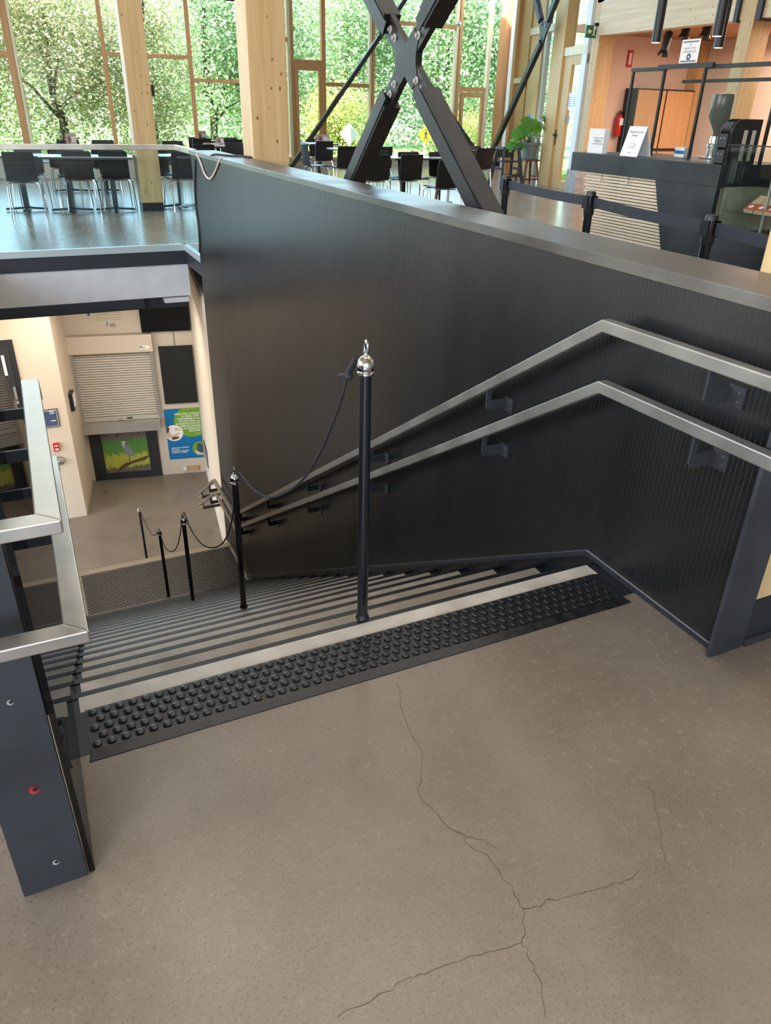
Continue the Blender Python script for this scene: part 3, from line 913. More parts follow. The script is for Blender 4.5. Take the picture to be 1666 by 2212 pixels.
# black front panel with the heron photograph
hp = thing('photo_panel', 'black panel under the shutter counter with a wetland heron photograph', 'picture', bw(1.03, ZB, 0.03))
bw_box(0.455, 1.59, ZB + 0.002, -3.552, 0.0, 0.03).build('panel', 'black_trim', hp)
mt = pbr('marsh_print', (0.2, 0.4, 0.05), 0.5)
t = mt.node_tree; n = t.nodes; l = t.links; b = n['Principled BSDF']
tc = n.new('ShaderNodeTexCoord'); sx = n.new('ShaderNodeSeparateXYZ'); nz = n.new('ShaderNodeTexNoise'); nz.inputs['Scale'].default_value = 22; nz.inputs['Detail'].default_value = 6
mp = n.new('ShaderNodeMapping'); mp.inputs['Scale'].default_value = (1, 1, 0.5)
ad = n.new('ShaderNodeMath'); ad.operation = 'MULTIPLY_ADD'; ad.inputs[1].default_value = 0.30
mr = n.new('ShaderNodeMapRange'); mr.inputs['From Min'].default_value = 0.15 + 0.13; mr.inputs['From Max'].default_value = 0.91 + 0.17
cr = n.new('ShaderNodeValToRGB')
stops = [(0.0, (0.16, 0.15, 0.12)), (0.10, (0.10, 0.09, 0.05)), (0.16, (0.36, 0.40, 0.05)), (0.40, (0.40, 0.42, 0.06)), (0.48, (0.10, 0.24, 0.04)), (0.78, (0.07, 0.22, 0.05)), (0.88, (0.24, 0.12, 0.16)), (1.0, (0.03, 0.09, 0.03))]
while len(cr.color_ramp.elements) < len(stops): cr.color_ramp.elements.new(0.5)
for i, (p_, c_) in enumerate(stops):
    cr.color_ramp.elements[i].position = p_; cr.color_ramp.elements[i].color = (*c_, 1)
l.new(tc.outputs['Object'], sx.inputs[0]); l.new(tc.outputs['Object'], mp.inputs[0]); l.new(mp.outputs[0], nz.inputs[0])
l.new(nz.outputs[0], ad.inputs[0]); l.new(sx.outputs['Z'], ad.inputs[2]); l.new(ad.outputs[0], mr.inputs[0]); l.new(mr.outputs[0], cr.inputs[0]); l.new(cr.outputs[0], b.inputs['Base Color'])
ph = bw_box(0.655, 1.405, -4.37, -3.60, 0.03, 0.033).build('photograph', 'marsh_print', hp)


def bw_poly(pts, off, mat, parent, name):
    o = MB().flat([bw(x, z, off) for x, z in pts])
    # make the face look out of the wall
    return o.build(name, mat, parent)


def hx(u): return 0.655 + u * 0.75


def hz(v): return -4.37 + v * 0.77


hb = [(.44, .34), (.47, .46), (.45, .58), (.47, .68), (.44, .70), (.41, .69), (.405, .73), (.43, .77), (.49, .77), (.56, .70), (.62, .60), (.67, .46), (.69, .38), (.64, .37), (.58, .42), (.55, .36), (.555, .2), (.54, .2), (.535, .36), (.51, .2), (.495, .2), (.51, .40)]
bw_poly([(hx(a), hz(c)) for a, c in [(.50, .42), (.46, .56), (.47, .66), (.50, .72), (.56, .68), (.62, .58), (.67, .44), (.69, .36), (.63, .38), (.57, .42)]], 0.0345, 'heron_grey', hp, 'heron_body')
bw_poly([(hx(a), hz(c)) for a, c in [(.47, .60), (.44, .66), (.43, .72), (.45, .77), (.50, .78), (.53, .75), (.50, .72), (.48, .68)]], 0.0347, 'heron_pale', hp, 'heron_neck')
bw_poly([(hx(a), hz(c)) for a, c in [(.36, .755), (.45, .775), (.45, .755)]], 0.0347, 'heron_pale', hp, 'heron_bill')
bw_poly([(hx(a), hz(c)) for a, c in [(.535, .20), (.55, .20), (.565, .42), (.55, .42)]], 0.0345, 'brown_print', hp, 'heron_leg')
bw_poly([(hx(a), hz(c)) for a, c in [(.20, .02), (.30, .02), (.42, .12), (.62, .20), (.90, .26), (1.0, .34), (1.0, .38), (.80, .32), (.60, .26), (.45, .22), (.30, .12)]], 0.0342, 'brown_print', hp, 'fallen_branch')
# black board above the poster, its cable, and the dark box above
bo = thing('black_board', 'blank black board on the wall right of the roller shutter', 'board', bw(2.06, -3.13, 0.02))
bw_box(1.79, 2.34, -3.135, -2.108, 0.0, 0.035).build('board', 'black_plastic', bo)
MB().tube([bw(2.06, -2.12, 0.02), bw(2.06, -1.84, 0.012)], 0.004, 6).build('cable', 'cable_black', bo)
tag(bw_box(1.57, 2.34, -1.83, -1.0, 0.0, 0.12).build('dark_cabinet', 'black_gloss'), 'glossy black box hung high in the corner above the board', 'cabinet')
# blue and green poster
pt = thing('poster', 'blue and green poster with white French lettering and round photographs', 'poster', bw(2.05, -4.21, 0.01))
bw_box(1.75, 2.35, -4.215, -3.242, 0.0, 0.006).build('sheet', 'poster_blue', pt)


def disc_poly(cx_, cz_, r, off, mat, name, clip=(1.75, 2.35, -4.215, -3.242), a0=0, a1=2 * PI):
    pts = []
    for k in range(40):
        a = a0 + (a1 - a0) * k / 40
        x = min(max(cx_ + r * math.cos(a), clip[0]), clip[1]); z = min(max(cz_ + r * math.sin(a), clip[2]), clip[3])
        pts.append((x, z))
    return bw_poly(pts, off, mat, pt, name)


disc_poly(2.20, -3.50, 0.30, 0.0068, 'poster_green', 'green_disc')
disc_poly(1.88, -3.70, 0.155, 0.0074, 'poster_white', 'photo_disc')
bw_poly([(1.752, -3.60), (1.80, -3.58), (1.81, -3.62), (1.79, -3.68), (1.752, -3.70)], 0.0078, 'brown_print', pt, 'photo_head')
bw_poly([(1.752, -3.70), (1.80, -3.66), (1.84, -3.74), (1.90, -3.72), (1.97, -3.70), (1.96, -3.74), (1.86, -3.79), (1.76, -3.79)], 0.0078, 'skin_print', pt, 'photo_arm')
bw_poly([(1.82, -3.80), (1.86, -3.77), (1.95, -3.775), (1.965, -3.80), (1.90, -3.825), (1.84, -3.83)], 0.0080, 'brown_print', pt, 'photo_turtle')
bw_poly([(1.90, -3.60), (1.99, -3.61), (2.01, -3.66), (1.90, -3.66)], 0.0078, 'cream', pt, 'photo_shelf')
disc_poly(2.30, -4.03, 0.135, 0.0074, 'poster_green', 'photo_disc')
bw_poly([(2.19, -4.08), (2.35, -4.03), (2.35, -4.17), (2.24, -4.16)], 0.0077, 'cream', pt, 'photo_sand')
bw_poly([(2.25, -3.95), (2.30, -3.93), (2.35, -3.98), (2.35, -4.12), (2.30, -4.12), (2.24, -4.07)], 0.0079, 'navy', pt, 'photo_shell')
for i, s in enumerate(['FAIRE UNE ACTIVITÉ', "AU PARC C'EST", 'CONTRIBUER À LA', 'PROTECTION, LA', 'CONSERVATION ET', 'LA MISE EN VALEUR', 'DE LA RIVIÈRE DES', 'MILLE ÎLES']):
    text_mesh('lettering', s, 0.047, 'poster_white', pt, bw(2.345, -3.36 - i * 0.047, 0.0082), BD, (0, 0, 1), 'RIGHT', 0.0012)
for i, s in enumerate(['AIDEZ-NOUS À PROTÉGER', 'LES MILIEUX', 'NATURELS ET LES ESPÈCES', 'EN PÉRIL DE LA RIVIÈRE']):
    text_mesh('lettering', s, 0.026, 'poster_white', pt, bw(1.80, -4.00 - i * 0.032, 0.0082), BD, (0, 0, 1), 'LEFT', 0.0008)
bw_poly([(2.22, -3.735), (2.34, -3.735), (2.34, -3.741), (2.22, -3.741)], 0.0082, 'poster_white', pt, 'underline')
# white notice above the shutter with small print and a heron mark
ns = thing('wall_notice', 'white notice with small print and heron emblem above the shutter', 'notice', bw(1.0, -1.80, 0.01))
bw_box(0.55, 1.37, -1.80, -1.40, 0.0, 0.006).build('sheet', 'cream_dark', ns)
bw_box(0.766, 0.806, -1.552, -1.512, 0.006, 0.007).build('square_mark', 'navy', ns)
for i, (s, x, z, mt_) in enumerate([("Vous souhaitez des renseignements sur le parc", 0.83, -1.515, 'navy'), ("et la rivière ? Adressez-vous à nos naturalistes", 0.83, -1.55, 'navy'), ("Merci de respecter la nature et la quiétude des lieux", 0.79, -1.60, 'poster_green'), ("refuge faunique et parc de la rivière", 0.90, -1.635, 'poster_green')]):
    text_mesh('small_print', s, 0.024, mt_, ns, bw(x, z, 0.0075), BD, (0, 0, 1))
bw_poly([(1.035, -1.735), (1.03, -1.70), (1.045, -1.675), (1.04, -1.66), (1.065, -1.662), (1.06, -1.68), (1.055, -1.71), (1.045, -1.735)], 0.0075, 'heron_grey', ns, 'heron_mark')
bw_poly([(1.04, -1.742), (1.10, -1.745), (1.15, -1.752), (1.19, -1.738), (1.19, -1.744), (1.15, -1.760), (1.10, -1.752)], 0.0075, 'heron_grey', ns, 'wave_mark')
for i in range(3):
    bw_poly([(1.085, -1.695 - i * .015), (1.17, -1.695 - i * .015), (1.17, -1.703 - i * .015), (1.085, -1.703 - i * .015)], 0.0075, 'ink', ns, 'print_line')

# things on the cream wall at the left: door, framed notice, alarm, knob, card rack
dr = struct(MB().box(-1.30, -0.375, YCR - 0.02, YCR + 0.03, ZB, -1.51).build('door_1', 'black_trim'))
w0 = MB().box(-1.15, -0.452, YCR - 0.028, YCR - 0.020, -2.40, -1.60).build('door_pane', 'bracket', dr)
MB().box(-0.80, -0.46, YCR - 0.09, YCR - 0.028, -2.45, -2.41).build('door_ledge', 'alu', dr)
MB().box(-0.565, -0.525, YCR - 0.034, YCR - 0.029, -2.02, -1.72).build('door_notice', 'paper', dr)
MB().box(-0.50, -0.465, YCR - 0.05, YCR - 0.029, -2.39, -2.20).build('door_closer', 'alu', dr)
fn = thing('framed_notice', 'small dark framed notice on the cream wall by the steel rail', 'notice', (-0.15, YCR, -3.0))
pA = at_y(131, 920, YCR); pB = at_y(121, 882, YCR)
MB().box(pA.x - 0.24, pA.x, YCR - 0.015, YCR, pA.z - 0.0, pB.z).build('frame', 'brown_print', fn)
nv = MB().box(pA.x - 0.225, pA.x - 0.018, YCR - 0.018, YCR - 0.015, pA.z + 0.015, pB.z - 0.015).build('sheet', 'paper', fn)
MB().box(pA.x - 0.218, pA.x - 0.025, YCR - 0.020, YCR - 0.018, pA.z + 0.022, pB.z - 0.022).build('print', 'navy', nv)
for i, z in enumerate((0.10, 0.22, 0.25)):
    MB().box(pA.x - 0.12, pA.x - 0.05, YCR - 0.021, YCR - 0.020, pA.z + z, pA.z + z + 0.012).build('print_line', 'paper', nv)
al = thing('fire_alarm', 'red fire alarm pull station on the lower cream wall', 'alarm', at_y(123, 965, YCR))
pC = at_y(123, 965, YCR)
MB().box(pC.x - 0.05, pC.x + 0.035, YCR - 0.04, YCR, pC.z - 0.06, pC.z + 0.07).build('case', 'red', al)
MB().box(pC.x - 0.03, pC.x + 0.02, YCR - 0.05, YCR - 0.04, pC.z - 0.04, pC.z - 0.015).box(pC.x - 0.03, pC.x + 0.015, YCR - 0.045, YCR - 0.04, pC.z + 0.02, pC.z + 0.04).build('pull_bar', 'paper', al)
pC = at_y(129, 995, YCR)
kb = thing('round_knob', 'round brushed metal knob on the lower cream wall', 'knob', pC)
MB().lathe([(0.075, 0), (0.075, 0.01), (0.055, 0.02), (0.05, 0.06), (0.03, 0.075), (0.005, 0.08)], pC, 18, (0, -1, 0)).build('knob', 'brushed', kb, smooth=True)
# card rack on the side of the recess
sideN = Vector((13.14 - 11.8, -(0.40 - 0.168), 0)).normalized()
sideD = Vector((0.40 - 0.168, 13.14 - 11.8, 0)).normalized()
SPt = Vector((0.168, YCR, 0))
g0 = at_plane(150, 870, SPt, sideN)
ck = thing('card_rack', 'narrow black rack with white cards on the recess wall', 'rack', g0)
q = lambda s_, z_, o_: Vector((g0.x, g0.y, 0)) + sideD * s_ + sideN * o_ + Vector((0, 0, z_))
zr0, zr1 = at_plane(155, 884, SPt, sideN).z, at_plane(154, 828, SPt, sideN).z
MB().hull8([q(0, zr0, 0), q(.22, zr0, 0), q(.22, zr0, .06), q(0, zr0, .06)], [q(0, zr1, 0), q(.22, zr1, 0), q(.22, zr1, .06), q(0, zr1, .06)]).build('case', 'black_plastic', ck)
for i in range(4):
    z0 = zr0 + 0.06 + i * (zr1 - zr0 - .1) / 4
    MB().hull8([q(.02, z0, .06), q(.2, z0, .06), q(.2, z0, .075), q(.02, z0, .075)], [q(.02, z0 + .05, .06), q(.2, z0 + .05, .06), q(.2, z0 + .05, .075), q(.02, z0 + .05, .075)]).build('card', 'paper', ck)
# black information board on the block wall
pa, pb = at_plane(441, 950, KP, KN), at_plane(452, 1018, KP, KN)
ku0, ku1 = (pb - KP).dot(KD), (pa - KP).dot(KD)
ib = thing('info_board', 'small black lettered board on the white block wall', 'board', (1.83, (pa.y + pb.y) / 2, pb.z))
kbx(ku0, ku1, -0.012, -0.001, pb.z + 0.05, pa.z).build('board', 'black_plastic', ib)
for i in range(5):
    z = pa.z - 0.10 - i * 0.12
    kbx(ku0 + .06, ku1 - .08 - .05 * (i % 2), -0.014, -0.012, z - 0.02, z).build('print_line', 'paper', ib)
# exposed pipe stub low on the back wall
pk = thing('pipe_stub', 'bare wooden patch and pipe stub low on the lower back wall', 'pipe', bw(2.1, -4.42, 0.02))
bw_box(2.03, 2.24, -4.45, -4.37, 0.0, 0.03).build('patch', 'cabinet_wood', pk)
MB().lathe([(0.035, 0), (0.035, 0.05), (0.01, 0.055)], bw(2.0, -4.41, 0.0), 14, BN).build('pipe_end', 'paper', pk)
# torn cladding under the white beam
struct(MB().box(1.50, 1.80, 9.66, 9.82, -0.68, -0.62).build('trim_5', 'white_paint'))

# ================================================================== FAR BALUSTRADE ON THE FLOOR EDGE
bl = thing('balustrade', 'glass balustrade with a flat steel top rail on the far floor edge', 'balustrade', (0.5, 9.69, 0))
MB().box(-3.0, 1.845, 9.665, 9.705, 1.045, 1.100).build('top_rail', 'rail_steel', bl, bevel=0.003)
MB().box(1.808, 1.848, 8.65, 9.665, 1.045, 1.100).build('top_rail', 'rail_steel', bl, bevel=0.003)
for x0, x1 in ((-3.0, -1.11), (-1.10, 0.735), (0.745, 1.82)):
    MB().box(x0, x1, 9.68, 9.692, 0.012, 1.045).build('glass_panel', 'glass_green', bl)
MB().box(1.822, 1.834, 8.66, 9.66, 0.012, 1.045).build('glass_panel', 'glass_green', bl)

# loose cable over the wall end
cb = thing('hanging_cable', 'pale pink cable looped over the far end of the black wall', 'cable', (1.77, 8.3, 0.9))
cx = XW - 0.01
MB().tube(smooth_path([at_x(425, 332, cx), at_x(434, 352, cx), at_x(441, 373, cx), at_x(450, 385, cx), at_x(457, 384, cx), at_x(466, 368, cx), at_x(473, 350, cx), at_x(479, 340, cx)]), 0.010, 8).build('cord', 'cable_pink', cb, smooth=True)
MB().tube(smooth_path([Vector((cx, 7.66, 1.09)), Vector((1.80, 7.62, 1.105)), Vector((1.9, 7.5, 1.102)), Vector((2.0, 7.3, 1.104)), Vector((2.08, 7.25, 1.09))]), 0.010, 8).build('black_lead', 'cable_black', cb, smooth=True)
MB().tube(smooth_path([at_x(422, 345, cx), at_x(421, 400, cx), at_x(423, 450, cx), at_x(430, 500, cx), at_x(431, 545, cx)]), 0.008, 7).build('black_lead', 'cable_black', cb, smooth=True)

# ================================================================== COLUMNS AND BRACES
def column(label, x0, x1, y0, y1, z0=0.0, shoe=0.0):
    t = thing('timber_column', label, 'column', ((x0 + x1) / 2, (y0 + y1) / 2, 0), 'glued timber columns of the hall')
    MB().box(x0, x1, y0, y1, z0 + shoe, ZC).build('shaft', 'glulam', t, bevel=0.006)
    if shoe:
        MB().box(x0 + .004, x1 - .004, y0 + .004, y1 - .004, z0, shoe).build('steel_shoe', 'black_plastic', t)
    return t


c1_ = column('pale timber column standing free beyond the glass balustrade', 1.866, 2.205, 13.15, 13.49, 0, 0.12)
p = at_y(332, 195, 13.2)
MB().box(2.205, 2.26, 13.2, 13.32, p.z - 0.08, p.z + 0.07).build('socket_box', 'black_plastic', c1_)
column('thick pale timber column rising right behind the black wall coping', 2.050, 2.390, 7.215, 7.555, 0, 0.12)
column('timber column at the right edge just behind the wall coping', 2.055, 2.395, 1.316, 1.656, 0, 0.12)

# steel cross brace between the two columns behind the wall
BY, BZ, BX = 4.44, 1.762, 2.20
br = thing('cross_brace', 'large black steel X brace standing behind the stair wall', 'brace', (BX, BY, 0))
ends = {'lu': (6.95, 3.70), 'ru': (1.95, 3.62), 'll': (6.72, -0.0), 'rl': (2.02, -0.0)}
sl = {'lu': 0.735, 'ru': 0.690, 'll': 0.885, 'rl': 0.742}
for key, sgn, zs in (('lu', 1, 1), ('ru', -1, 1), ('ll', 1, -1), ('rl', -1, -1)):
    dv = Vector((0, sgn, zs * sl[key])).normalized()
    c = Vector((BX, BY, BZ))
    L = (3.62 - BZ) / abs(dv.z) if zs > 0 else (BZ - 0.01) / abs(dv.z)
    s0_ = 0.31
    arm = MB().bar(c + dv * s0_, c + dv * L, 0.110, 0.115, side=(1, 0, 0)).build('arm', 'brace_steel', br, bevel=0.004)
    nrm = Vector((1, 0, 0)).cross(dv).normalized()
    MB().bar(c + dv * 0.0, c + dv * (s0_ + 0.06), 0.034, 0.112, side=(1, 0, 0)).build('fork_plate', 'brace_steel', arm)
    MB().bar(c + dv * (s0_ - 0.05) + Vector((-0.056, 0, 0)), c + dv * (L - 0.05) + Vector((-0.056, 0, 0)), 0.008, 0.074, side=(1, 0, 0)).build('face_plate', 'brace_steel', arm)
    for dd in (0.185, 0.262):
        bc = c + dv * dd
        b1 = MB().lathe([(0.022, 0), (0.022, 0.005), (0.018, 0.008)], Vector((BX - 0.015, bc.y, bc.z)), 16, (-1, 0, 0)).build('washer', 'bolt_grey', arm, smooth=True)
        b2 = MB().lathe([(0.012, 0.0), (0.012, 0.012)], Vector((BX - 0.023, bc.y, bc.z)), 6, (-1, 0, 0)).build('bolt', 'bolt_grey', arm)
gp = []
for yy, z in ((.135, .03), (.135, -.03), (.16, -.10), (.10, -.155), (.0, -.085), (-.10, -.155), (-.16, -.10), (-.135, -.03), (-.135, .03), (-.16, .09), (-.10, .145), (.0, .075), (.10, .145), (.16, .09)):
    gp.append((BX - 0.020, BY + yy, BZ + z))
MB().prism(gp, (0.04, 0, 0)).build('gusset', 'brace_steel', br)
# bollard-like base plates
for yb_ in (BY + BZ / 0.885, BY - BZ / 0.742):
    MB().box(BX - 0.14, BX + 0.14, yb_ - 0.16, yb_ + 0.16, 0, 0.02).build('base_plate', 'brace_steel', br)

# slender brace in front of the far glazing
YB = 22.2
fb = thing('far_brace', 'slender dark steel brace crossing the far glazing', 'brace', (8.5, YB, 0))
a0, a1 = at_y(628, 353, YB), at_y(888, -20, YB)
MB().bar((a0.x, YB, 0.02), a1, 0.11, 0.11, side=(0, 1, 0)).build('arm', 'black_steel', fb)
a0, a1 = at_y(1022, 318, YB), at_y(905, 150, YB)
dv = (a1 - a0)
MB().bar(a0 - dv * (a0.z - 0.02) / dv.z, a1 + dv * 1.6, 0.11, 0.11, side=(0, 1, 0)).build('arm', 'black_steel', fb)

# ================================================================== GLAZED FRONTS
LP = Vector((0.0, 19.76, 0)); LD = Vector((1, -0.142, 0)).normalized(); LN = Vector((-LD.y, LD.x, 0))
RP = Vector((0.0, 22.9, 0)); RD = Vector((1, 0, 0)); RN = Vector((0, 1, 0))
SP = Vector((11.9, 16.2, 0)); SD = Vector((0.24, 1, 0)).normalized(); SN = Vector((SD.y, -SD.x, 0))


class Front:
    """a vertical glazed plane: members are placed where the photograph shows them on that plane"""
    def __init__(s, P_, D_, N_, py=250):
        s.P, s.D, s.N, s.py = P_, D_, N_, py

    def u(s, px, py=None):
        return (at_plane(px, s.py if py is None else py, s.P, s.N) - s.P).dot(s.D)

    def z(s, px, py):
        return at_plane(px, py, s.P, s.N).z

    def pt(s, u, z, o):
        return s.P + s.D * u + s.N * o + Vector((0, 0, z))

    def blk(s, u0, u1, z0, z1, o0, o1):
        return MB().hull8([s.pt(u0, z0, o0), s.pt(u1, z0, o0), s.pt(u1, z0, o1), s.pt(u0, z0, o1)], [s.pt(u0, z1, o0), s.pt(u1, z1, o0), s.pt(u1, z1, o1), s.pt(u0, z1, o1)])


FL = Front(LP, LD, LN); FR = Front(RP, RD, RN); FS = Front(SP, SD, SN)
win = 0


def window(F, us, label_mat_list):
    pass


def glazing(name, F, u0, u1, posts, rails, z0=0.42, zt=ZC - 0.1):
    """structure: sill wall, panes, uprights (pixel, width, material), rails (pixel span and height)"""
    o = struct(F.blk(u0, u1, 0, z0, -0.02, 0.12).build(name, 'cream_dark'))
    F.blk(u0, u1, z0, z0 + 0.08, -0.06, 0.12).build('sill', 'frame_honey', o)
    F.blk(u0, u1, zt, ZC, -0.05, 0.12).build('head', 'frame_wood', o)
    edges = sorted([u0, u1] + [F.u(p_) for p_, w_, m_ in posts])
    for a, b_ in zip(edges, edges[1:]):
        if b_ - a > 0.25:
            F.blk(a, b_, z0 + 0.08, zt, 0.045, 0.053).build('pane', 'glass_clear', o)
    for p_, w_, m_ in posts:
        uu = F.u(p_)
        F.blk(uu - w_ / 2, uu + w_ / 2, z0, zt, -0.07, 0.08).build('mullion', m_, o)
    for pa_, pb_, pyc, hh, m_ in rails:
        zc_ = F.z((pa_ + pb_) / 2, pyc)
        F.blk(F.u(pa_), F.u(pb_), zc_ - hh / 2, zc_ + hh / 2, -0.06, 0.07).build('transom', m_, o)
    return o


w1 = glazing('window_1', FL, FL.u(-260), FL.u(538),
             [(-110, 0.10, 'frame_wood'), (48, 0.13, 'frame_wood'), (58.5, 0.05, 'frame_pale'), (243, 0.085, 'frame_wood'), (283, 0.06, 'frame_pale'), (421.5, 0.085, 'frame_wood'), (530, 0.1, 'frame_wood')],
             [(-260, 45, 113, 0.11, 'frame_wood'), (243, 283, 118, 0.07, 'frame_wood'), (283, 421, 122, 0.07, 'frame_wood'), (421, 530, 175, 0.07, 'frame_wood')])
w2 = glazing('window_2', FR, FR.u(575), FR.u(1062),
             [(590, 0.10, 'frame_wood'), (627.5, 0.07, 'frame_pale'), (635, 0.06, 'frame_wood'), (700, 0.11, 'frame_wood'), (797.5, 0.07, 'frame_pale'), (804, 0.08, 'frame_wood'), (976, 0.07, 'frame_pale'), (984, 0.09, 'frame_wood'), (1046, 0.10, 'frame_pale')],
             [(590, 627, 84, 0.10, 'frame_wood'), (635, 700, 135, 0.12, 'frame_wood'), (700, 804, 184, 0.10, 'frame_wood'), (804, 984, 52, 0.10, 'frame_wood'), (984, 1046, 193, 0.12, 'frame_wood')], z0=0.16)


def casement(F, pa_, pb_, top_px, name, z0=0.26):
    u0, u1 = F.u(pa_), F.u(pb_)
    z1 = F.z((pa_ + pb_) / 2, top_px)
    o = struct(F.blk(u0, u0 + 0.10, z0, z1, -0.12, -0.02).build(name, 'frame_wood'))
    F.blk(u1 - 0.10, u1, z0, z1, -0.12, -0.02).build('stile', 'frame_wood', o)
    F.blk(u0 + .10, u1 - .10, z1 - 0.13, z1, -0.119, -0.021).build('top_stile', 'frame_wood', o)
    F.blk(u0 + .10, u1 - .10, z0, z0 + 0.14, -0.119, -0.021).build('bottom_stile', 'frame_wood', o)
    F.blk(u0 + 0.03, u0 + 0.06, 1.25, 1.45, -0.16, -0.12).build('handle', 'alu', o)
    F.blk(u0 + 0.10, u1 - 0.10, z0 + 0.14, z1 - 0.13, -0.06, -0.055).build('pane', 'glass_clear', o)
    return o


casement(FR, 637, 695, 141, 'window_3')
casement(FR, 990, 1040, 200, 'window_4')
# return between the two fronts, hidden behind the thick column
pL = FL.pt(FL.u(538), 0, 0); pR = FR.pt(FR.u(575), 0, 0)
struct(MB().prism([(pL.x, pL.y, 0), (pL.x + .15, pL.y, 0), (pR.x + .15, pR.y, 0), (pR.x, pR.y, 0)], (0, 0, ZC)).build('wall_front_return', 'white_wall'))
# corner post, white wall towards the side door, side glazing
cpu = FR.pt(FR.u(1062), 0, 0)
cpo = thing('corner_post', 'round orange timber post at the far corner of the hall', 'column', (cpu.x + 0.18, 22.75, 0))
MB().lathe([(0.20, 0), (0.20, ZC)], (cpu.x + 0.16, 22.7, 0), 20).build('shaft', 'frame_wood', cpo, smooth=True)
MB().lathe([(0.205, 0), (0.205, 0.12)], (cpu.x + 0.16, 22.7, 0), 20).build('base_ring', 'black_plastic', cpo, smooth=True)
sw0 = FS.pt(FS.u(1113), 0, 0)
wvv = Vector((cpu.x + 0.35, 22.75, 0)) - sw0
wn = Vector((wvv.y, -wvv.x, 0)).normalized() * 0.15
struct(MB().prism([sw0, sw0 + wvv, sw0 + wvv + wn, sw0 + wn], (0, 0, ZC)).build('wall_side_white', 'white_wall'))
uS0, uS1 = FS.u(1113), FS.u(1262)
sf = struct(FS.blk(min(uS0, uS1), max(uS0, uS1), ZC - 0.2, ZC, -0.06, 0.12).build('window_5', 'frame_wood'))


def spost(pa_, pb_, m_, z0=0.0, z1=ZC - .2, o0=-0.14, o1=0.10, nm='mullion'):
    a, b_ = FS.u(pa_), FS.u(pb_)
    FS.blk(min(a, b_), max(a, b_), z0, z1, o0, o1).build(nm, m_, sf)


spost(1107, 1113, 'frame_wood')
spost(1113, 1133, 'frame_honey', o0=-0.05, o1=0.0, nm='timber_board')
spost(1139, 1163, 'frame_honey', o0=-0.08, o1=0.0, nm='timber_board')
spost(1133, 1139, 'black_trim', o0=0.0, o1=0.02, nm='shadow_gap')
spost(1163, 1169, 'alu', o0=-0.05, o1=0.05)
spost(1191, 1215, 'frame_honey', o0=-0.16)
spost(1252, 1262, 'white_wall', o0=-0.12, o1=0.1)
for pa_, pb_, pyc, hh in ((1113, 1139, 175, 0.12), (1139, 1191, 68, 0.14), (1191, 1260, 114, 0.16)):
    zc_ = FS.z((pa_ + pb_) / 2, pyc); a, b_ = FS.u(pa_), FS.u(pb_)
    FS.blk(min(a, b_), max(a, b_), zc_ - hh / 2, zc_ + hh / 2, -0.13, 0.06).build('transom', 'frame_pale', sf)
zdh = FS.z(1225, 114)
a, b_ = FS.u(1169), FS.u(1191)
FS.blk(min(a, b_), max(a, b_), 0.05, ZC - .2, 0.02, 0.028).build('pane', 'glass_clear', sf)
a, b_ = FS.u(1213), FS.u(1260)
FS.blk(min(a, b_), max(a, b_), zdh, ZC - .2, 0.02, 0.028).build('pane', 'glass_clear', sf)
# glazed door
d5 = struct(FS.blk(min(FS.u(1215), FS.u(1231)), max(FS.u(1215), FS.u(1231)), 0.0, zdh - .08, -0.10, -0.02).build('door_2', 'frame_honey'))
ua, ub = sorted((FS.u(1231), FS.u(1262)))
FS.blk(ua, ub, zdh - .26, zdh - .08, -0.10, -0.02).build('top_stile', 'frame_honey', d5)
FS.blk(ua, ub, 0, 0.16, -0.10, -0.02).build('bottom_stile', 'frame_honey', d5)
FS.blk(ua, ub, 0.16, zdh - .26, -0.06, -0.052).build('pane', 'glass_clear', d5)
uh = FS.u(1214.5); zh = FS.z(1212, 297)
FS.blk(uh - 0.03, uh + 0.03, zh - .16, zh + .16, -0.12, -0.10).build('lock_plate', 'black_plastic', d5)
FS.blk(uh - 0.10, uh + 0.02, zh + .03, zh + .07, -0.17, -0.12).build('handle', 'black_plastic', d5)
for (pa_, pb_, ya_, yb_, m_) in ((1230, 1243, 201, 238, 'paper'), (1243, 1253, 202, 237, 'poster_white'), (1226, 1236, 249, 266, 'bolt_grey')):
    a, b_ = sorted((FS.u(pa_, (ya_ + yb_) / 2), FS.u(pb_, (ya_ + yb_) / 2)))
    z1_, z0_ = FS.z((pa_ + pb_) / 2, ya_), FS.z((pa_ + pb_) / 2, yb_)
    nt_ = FS.blk(a, b_, z0_, z1_, -0.075, -0.064).build('door_notice', m_, d5)
    for i in range(5):
        zz_ = z1_ - (z1_ - z0_) * (0.25 + 0.12 * i)
        FS.blk(a + (b_ - a) * .2, a + (b_ - a) * .8, zz_ - 0.012, zz_, -0.077, -0.0755).build('print_line', 'bolt_grey', nt_)

